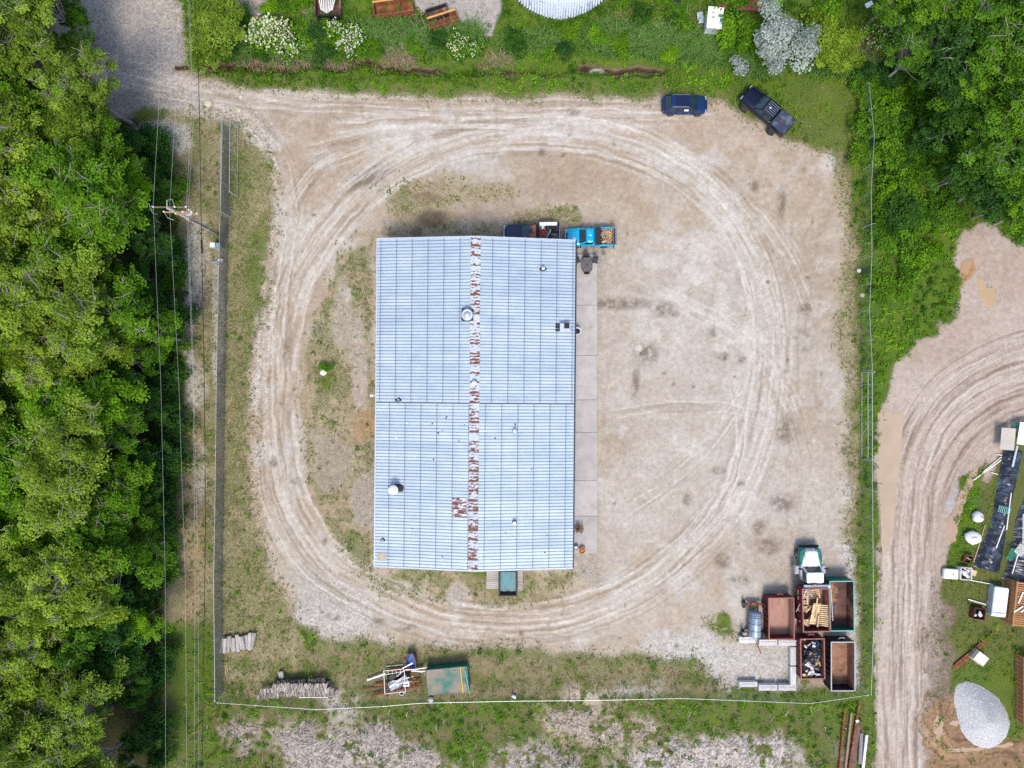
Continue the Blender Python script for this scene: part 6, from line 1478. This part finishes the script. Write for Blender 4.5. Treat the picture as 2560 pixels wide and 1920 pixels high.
for px, py in pts:
    dist = edge_x(py) - px; f = float(fbm(np.array([px / 260.]), np.array([py / 260.]), 5, 2)[0]); u = rg.random()
    if py < 300: kind = 'mid' if (px > 120 and py < 120) or u < .25 else 'yellow'
    elif dist < 105: kind = 'dark' if u < .68 else 'mid'
    elif dist < 190: kind = 'mid' if u < .42 else ('dark' if u < .6 else ('bright' if u < .85 else 'yellow'))
    else: kind = 'yellow' if u < (.62 if (py < 620 or 680 < py < 1010 or py > 1450) else .34) else ('bright' if u < .82 else 'mid')
    sc = rg.uniform(.8, 1.05) * (.66 if dist < 85 else (.86 if dist < 140 else 1.08)) * (.72 if py < 130 and px > 90 else 1)
    deep = 'at the edge' if dist < 105 else ('in the middle' if dist < 230 else 'deep inside')
    look = {'yellow': 'yellow-green bare-limbed tree', 'bright': 'bright green tree', 'mid': 'mid green tree', 'dark': 'low dark green tree'}[kind]
    lab = '%s %s the wood %s' % (look, deep.replace('edge', 'edge of').replace('middle', 'middle of'), zone(py))
    tree(kind + str(rg.randrange(3)), px, py, lab, lab, sc)
# two big leaning bare trunks seen through the canopy
for (a, za), (b, zb), r, lab in ((((318, 555), 2.0), ((178, 330), 9.5), .2, 'leaning pale trunk breaking out of the canopy by the entrance'), (((330, 905), 2.0), ((205, 690), 9.0), .2, 'pale forked trunk leaning over the dark trees by the pole')):
    p, q = P3(*a, za), P3(*b, zb); t = thing('leaning_tree', lab, 'tree', (p.x, p.y, 0)); o = Vector((p.x, p.y, 0)); mb = MB(); m1 = p.lerp(q, .45) + Vector((.25, .3, .4))
    mb.tube([Vector((.15, -.1, -.2)), p - o, m1 - o, q - o], [r * 1.2, r, r * .7, r * .3], 8)
    for k in range(7):
        s = (m1.lerp(q, k / 7)) - o; d = Vector((random.uniform(-1, 1), random.uniform(-1, 1), random.uniform(.2, .9))).normalized() * random.uniform(1.2, 2.4); mb.tube([s, s + d * .5 + Vector((0, 0, .15)), s + d], [.08, .05, .02], 5)
    mb.build('trunk', M['bark'], t); c = part('crown', PROTO['yellow1'][0], t, (q.x - p.x, q.y - p.y, zb - 10.4), (0, 0, 1.0 + r), (.8, .8, 1))
# shrubs at the wood edge
for k in range(34):
    py = rg.uniform(330, 1900); px = edge_x(py) + rg.uniform(-46, -14); kd = rg.choice(['bush_dark', 'bush_dark', 'bush_mid'])
    tree(kd + str(rg.randrange(2)), px, py, *(['%s shrub at the foot of the wood edge %s' % ('dark leafy' if 'dark' in kd else 'mid green', zone(py))] * 2), rg.uniform(.8, 1.35), 'shrub', 'shrub')
# north-east wood and thicket
NE = [(2330, 40, 'mid', .8), (2300, 130, 'mid', .7), (2420, 60, 'dark', 1.05), (2395, 150, 'dark', 1.1), (2450, 190, 'mid', .85), (2510, 90, 'mid', .95), (2540, 180, 'bright', .9), (2490, 280, 'bright', .85), (2550, 300, 'mid', .95), (2400, 270, 'dark', 1.05), (2470, 370, 'mid', .8), (2545, 400, 'dark', 1.15), (2500, 460, 'dark', 1.0), (2555, 500, 'mid', .75), (2590, 60, 'mid', 1), (2600, 230, 'mid', 1), (2610, 380, 'bright', .9), (2610, 520, 'dark', 1), (2440, -30, 'mid', .9), (2540, -20, 'bright', .95), (2340, -40, 'bright', .85), (2250, -20, 'mid', .7), (2640, 140, 'yellow', .9), (2650, 320, 'mid', .9), (2640, 460, 'mid', .9), (2420, 430, 'dark', .8), (2350, 330, 'dark', .75)]
LN = {'mid': 'mid green tree in the corner wood beyond the thicket', 'dark': 'dark green tree shading the corner wood', 'bright': 'bright green tree crown in the corner wood', 'yellow': 'yellow-green tree behind the corner wood'}
for px, py, kd, sc in NE: tree(kd + str(rg.randrange(3)), px, py, LN[kd], 'corner wood, %s trees' % kd, sc * rg.uniform(.9, 1.08))
for k in range(150):
    px, py = rg.uniform(2145, 2480), rg.uniform(170, 720)
    lim = 2178 + 12 * math.sin(py / 60); 
    if px > float(np.interp(py, [170, 480, 560, 640, 720], [2480, 2440, 2380, 2330, 2260])) or (px < 2165 and py > 470): continue
    if abs(px - 2180) < 16 and py > 215: continue
    kd = rg.choice(['bush_mid', 'bush_dark', 'bush_mid', 'bush_bright', 'bush_mid'])
    tree(kd + str(rg.randrange(2)), px, py, *(['%s green shrub of the thicket %s, %s' % (kd[5:], 'against the east fence' if px < 2235 else ('behind the fence-side shrubs' if px < 2340 else 'under the corner wood'), 'level with the black pickup' if py < 340 else ('level with the grass strip' if py < 540 else 'above the churned dirt'))] * 2), rg.uniform(.6, 1.25) * (1 if px > 2200 else .7), 'shrub', 'shrub')
# single bushes of the north strip
tree('silver', 1955, 90, 'silver grey-leaved tree above the black pickup', None, 1.12, rz=.6); tree('silver_small', 1850, 150, 'small silver bush beside the silver tree', None, 1.0, 'shrub', 'shrub'); tree('silver_small', 1858, 172, 'low silver sprig of the silver tree', None, .7, 'shrub', 'shrub')
tree('olive', 2095, 108, 'round yellow-green bush next to the silver tree', None, 1.0, 'shrub', 'shrub'); tree('bush_bright0', 2070, 30, 'bright green bush behind the round yellow-green bush', None, 1.3, 'shrub', 'shrub'); tree('bush_bright1', 1845, 55, 'bright green bush between the small shed and silver tree', None, 1.5, 'shrub', 'shrub')
tree('olive', 535, 55, 'tall yellow-green bush at the ditch end by the entrance', None, 1.15, 'shrub', 'shrub'); tree('olive', 510, 105, 'lower yellow-green bush at the entrance corner', None, .8, 'shrub', 'shrub')
def bloom(px, py, sc, kind, nb, label, size=.07):
    t = tree(kind, px, py, label, None, sc, 'shrub', 'shrub'); rg2 = np.random.default_rng(int(px)); c = PROTO[kind][0]; n = len(c.vertices); co = np.empty(n * 3, np.float32); c.vertices.foreach_get('co', co); co = co.reshape(-1, 4, 3).mean(1)
    top = co[co[:, 2] > np.quantile(co[:, 2], .35)]; p = top[rg2.integers(0, len(top), nb)] + np.array([0, 0, .08]); q, v = leaves(rg2, p, np.zeros_like(p), size, rg2.random(nb), 2.0, .9); part('blossom', poly_mesh('blossom', q, 4, LEAF['blossom'], v), t)
bloom(638, 80, 1.25, 'bush_bright0', 420, 'bush covered in white blossom by the ditch', .10); bloom(702, 66, 1.4, 'bush_mid0', 520, 'bush dotted with cream blossom beside the white-blossomed bush'); bloom(866, 88, 1.2, 'bush_mid1', 380, 'cream-flowered bush between the ditch and the black tipper bed'); bloom(730, 115, .8, 'bush_mid0', 200, 'low cream-flowered bush leaning over the ditch'); bloom(1150, 105, 1.0, 'bush_mid1', 200, 'sparsely flowered bush below the rusty troughs'); bloom(2230, 80, 1.3, 'bush_bright1', 260, 'bright bush with pale leaf tips at the thicket corner')
for k in range(120):
    px, py = rg.uniform(450, 1960), rg.uniform(-20, 132)
    if (870 < px < 1260 and py < 92) or (1240 < px < 1550 and py < 62) or (780 < px < 860 and py < 42) or (1735 < px < 1815 and py < 75) or (560 < px < 660 and py < 40): continue
    kd = rg.choice(['bush_mid', 'bush_bright', 'bush_mid', 'bush_dark']); tree(kd + str(rg.randrange(2)), px, py, *(['%s green weedy shrub beyond the ditch, %s' % (kd[5:], 'near the blossom bushes' if px < 900 else ('near the rusty troughs' if px < 1240 else ('in front of the hoop building' if px < 1560 else 'toward the small shed and silver tree')))] * 2), rg.uniform(.45, .8), 'shrub', 'shrub')
tree('bush_mid0', 812, 921, 'small dark green bush growing by the tyre planter', None, .42, 'shrub', 'shrub')

# ------------------------------------------------------------------ ground cover: grass, weeds, reeds, twigs, stones (uncountable)
def scatter(n, x0, x1, y0, y1, field, thr_mul=1.0, extra=None):
    rg = np.random.default_rng(n % 977); x, y = rg.uniform(x0, x1, n), rg.uniform(y0, y1, n); d = ground_at(field, x, y) * thr_mul
    if extra is not None: d = d * extra(x, y)
    k = rg.random(n) < d
    return x[k], y[k], rg
def clear_of(x, y):                                            # keep plants out of the building, the apron and off the road things
    px, py = x * S + 1280, 960 - y * S
    bad = ((px > 950) & (px < 1428) & (py > 612) & (py < 1405)) | ((px > 1428) & (px < 1494) & (py > 632) & (py < 1384)) | ((px > 1905) & (px < 2142) & (py > 1440) & (py < 1732)) | ((px > 1060) & (px < 1176) & (py > 1664) & (py < 1738)) | ((px > 1215) & (px < 1308) & (py > 1424) & (py < 1492)) | ((px > 1640) & (px < 1775) & (py > 238) & (py < 294)) | ((px > 1255) & (px < 1540) & (py > 562) & (py < 620)) | ((px > 2385) & (px < 2525) & (py > 1705) & (py < 1872)) | ((px > 2500) & (py > 1050) & (py < 1470))
    return (~bad).astype(np.float32)
ghz = lambda x, y: ground_at(g_h, x, y) - .03
def stuff(name, me, label, cat):
    o = bpy.data.objects.new(name, me); C.objects.link(o); return tag(o, label, cat, kind='stuff')
# grass tufts
x, y, rg_ = scatter(260000, -33, 56, -41, 41, g_grass * (1 - .55 * g_lush), .62, lambda x, y: clear_of(x, y) * (fbm(x / 1.1, y / 1.1, 70, 3) > .42))
n = len(x); nb = 4; cx_, cy_ = np.repeat(x, nb), np.repeat(y, nb); dr = np.repeat(ground_at(g_dry, x, y) + rg_.normal(0, .22, n), nb); ang = rg_.uniform(0, 6.28, n * nb); ln = rg_.uniform(.08, .27, n * nb) * np.repeat(rg_.uniform(.6, 1.2, n), nb); w = rg_.uniform(.02, .05, n * nb)
bx_, by_ = cx_ + rg_.normal(0, .05, n * nb), cy_ + rg_.normal(0, .05, n * nb); z0 = ghz(bx_, by_); dx, dy = np.cos(ang), np.sin(ang)
tri = np.stack([np.stack([bx_ - dy * w, by_ + dx * w, z0], -1), np.stack([bx_ + dy * w, by_ - dx * w, z0], -1), np.stack([bx_ + dx * ln, by_ + dy * ln, z0 + ln * .7 + .03], -1)], 1); vals = np.clip(rg_.normal(.45, .22, n * nb), 0, 1)
green = rg_.random(n * nb) > dr
stuff('grass', poly_mesh('grass', tri[green], 3, LEAF['grass'], vals[green]), 'short green grass scattered over the yard edges', 'grass'); stuff('dry_grass', poly_mesh('dry_grass', tri[~green], 3, LEAF['straw'], vals[~green] * .8), 'dry straw-coloured grass among the green', 'grass')
# leafy weeds
wood_l = lambda x, y: clear_of(x, y) * (x > -36)
x, y, rg_ = scatter(80000, -38, 56, -41, 42, g_lush, .42, wood_l)
n = len(x); nb = 13; hh = np.repeat(rg_.uniform(.12, .62, n) * (.5 + fbm(x / 2.3, y / 2.3, 81, 2)), nb); d = unit(rg_.normal(0, 1, (n * nb, 3))); p = np.stack([np.repeat(x, nb), np.repeat(y, nb), ghz(np.repeat(x, nb), np.repeat(y, nb)) + hh * rg_.uniform(.3, 1, n * nb)], -1) + d * .24 * np.array([1, 1, .4])
tone = np.repeat(np.clip((fbm(x / 3.5, y / 3.5, 84, 3) - .5) * 1.8 + .46 + rg_.normal(0, .12, n), 0, 1), nb); q, v = leaves(rg_, p, d, .105, np.clip(tone + rg_.normal(0, .14, n * nb), 0, 1), .9)
sel = np.repeat(rg_.random(n) < np.clip(.35 + (fbm(x / 6, y / 6, 87, 2) - .5) * 2.2, 0, 1), nb)
stuff('leafy_weeds', poly_mesh('leafy_weeds', q[sel], 4, LEAF['bright'], v[sel]), 'bright leafy weeds covering the banks and the field', 'weeds'); stuff('dark_weeds', poly_mesh('dark_weeds', q[~sel], 4, LEAF['mid'], v[~sel]), 'darker leafy weeds filling the rough ground', 'weeds')
# reeds and dead stalks: arching blades of two segments
def blades(zones, m, name, label, L=(.6, 1.5), w=.035, lean=None, seed=3):
    rg = np.random.default_rng(seed); T = []; V = []
    for px, py, rx, ry, n in zones:
        a = rg.uniform(0, 6.28, n); r = np.sqrt(rg.random(n)); X, Y = P(px + rx * r * np.cos(a), py + ry * r * np.sin(a)); z = ghz(X, Y)
        an = rg.uniform(0, 6.28, n) if lean is None else rg.normal(lean, .45, n); l = rg.uniform(*L, n); dx, dy = np.cos(an), np.sin(an); sx, sy = -dy * w, dx * w
        z1, z2 = z + l * .55, z + l * rg.uniform(.3, .75, n); m1x, m1y = X + dx * l * .4, Y + dy * l * .4; ex, ey = X + dx * l * .95, Y + dy * l * .95
        T.append(np.stack([np.stack([X - sx, Y - sy, z], -1), np.stack([X + sx, Y + sy, z], -1), np.stack([m1x + sx, m1y + sy, z1], -1), np.stack([m1x - sx, m1y - sy, z1], -1)], 1)); T.append(np.stack([np.stack([m1x - sx, m1y - sy, z1], -1), np.stack([m1x + sx, m1y + sy, z1], -1), np.stack([ex + sx * .2, ey + sy * .2, z2], -1), np.stack([ex - sx * .2, ey - sy * .2, z2], -1)], 1)); v = np.clip(rg.normal(.5, .22, n), 0, 1); V += [v, v]
    stuff(name, poly_mesh(name, np.concatenate(T), 4, m, np.concatenate(V)), label, 'reeds')
blades([(760, 110, 60, 34, 900), (860, 118, 70, 26, 700), (960, 95, 90, 40, 1200), (1080, 105, 60, 30, 800), (1160, 90, 50, 24, 500), (1330, 110, 90, 24, 700), (1560, 100, 110, 40, 1500), (1690, 115, 110, 42, 1800), (1800, 130, 70, 34, 1600), (1900, 165, 60, 22, 900), (2060, 165, 70, 22, 1300), (2160, 150, 70, 34, 1400), (600, 120, 40, 30, 600), (690, 130, 40, 16, 400)], LEAF['reed'], 'reeds', 'blue-green reeds and tall grass along the ditch')
blades([(740, 152, 60, 12, 500), (850, 150, 40, 12, 500), (1000, 145, 40, 12, 500), (1240, 155, 40, 8, 200), (640, 150, 50, 10, 300), (1020, 80, 120, 40, 240), (1640, 80, 160, 50, 380)], LEAF['straw'], 'dead_stalks', 'dead tan stalks flattened on the ditch bank', (.5, 1.3), .02, None, 8)
blades([(2190, 130, 90, 34, 420), (2290, 120, 50, 26, 160)], LEAF['straw'], 'dead_canes', 'long dead canes leaning across the thicket corner', (1.0, 2.4), .022, .6, 9)
# twigs of the cleared strip south of the fence
rg_ = np.random.default_rng(77); n = 30000; x, y = rg_.uniform(-34, 34, n), rg_.uniform(-40.5, -32.6, n); keep = rg_.random(n) < np.where(ground_at(g_grass, x, y) < .32, .34, .012); x, y = x[keep], y[keep]; n = len(x)
an = rg_.normal(.6, .9, n); l = rg_.uniform(.12, .7, n) ** 1.2 * 1.3; w = rg_.uniform(.012, .03, n); z = ghz(x, y) + .05 + rg_.uniform(0, .14, n); dx, dy = np.cos(an) * l / 2, np.sin(an) * l / 2; sx, sy = -np.sin(an) * w, np.cos(an) * w; dz = rg_.normal(0, .06, n)
V = []
for s in (1, -1):
    V.append(np.stack([np.stack([x - dx, y - dy, z + .02 - dz], -1), np.stack([x + dx, y + dy, z + .02 + dz], -1), np.stack([x + dx + s * sx, y + dy + s * sy, z - .02 + dz], -1), np.stack([x - dx + s * sx, y - dy + s * sy, z - .02 - dz], -1)][::s], 1))
twig_l = leaf_material('dead_twig', (.32, .275, .245), (.78, .70, .64), .03, 0); v = np.clip(rg_.normal(.5, .28, n), 0, 1)
stuff('brush_litter', poly_mesh('brush_litter', np.concatenate(V), 4, twig_l, np.concatenate([v, v])), 'grey broken twigs littering the cleared strip', 'twigs')
# loose stones
rg_ = np.random.default_rng(78); n = 26000; x, y = rg_.uniform(-38, 52, n), rg_.uniform(-39, 39, n); keep = (rg_.random(n) < np.clip(ground_at(g_peb, x, y), 0, 1) * .3 + .022 * (ground_at(g_grass, x, y) < .1)) & (clear_of(x, y) > 0); x, y = x[keep], y[keep]; n = len(x); r = rg_.uniform(.025, .075, n); z = ghz(x, y); V = []; k = 4
for j in range(k):
    a0, a1 = j * 2 * math.pi / k, (j + 1) * 2 * math.pi / k; V.append(np.stack([np.stack([x + r * math.cos(a0), y + r * math.sin(a0), z], -1), np.stack([x + r * math.cos(a1), y + r * math.sin(a1), z], -1), np.stack([x + r * .2, y, z + r * .9], -1)], 1))
stone_l = leaf_material('loose_stone', (.16, .145, .13), (.60, .57, .54), .02, 0); v = np.clip(rg_.normal(.5, .25, n), 0, 1)
stuff('loose_stones', poly_mesh('loose_stones', np.concatenate(V), 3, stone_l, np.concatenate([v] * k)), 'loose pale stones scattered on the gravel', 'stones')
#==END_VEG
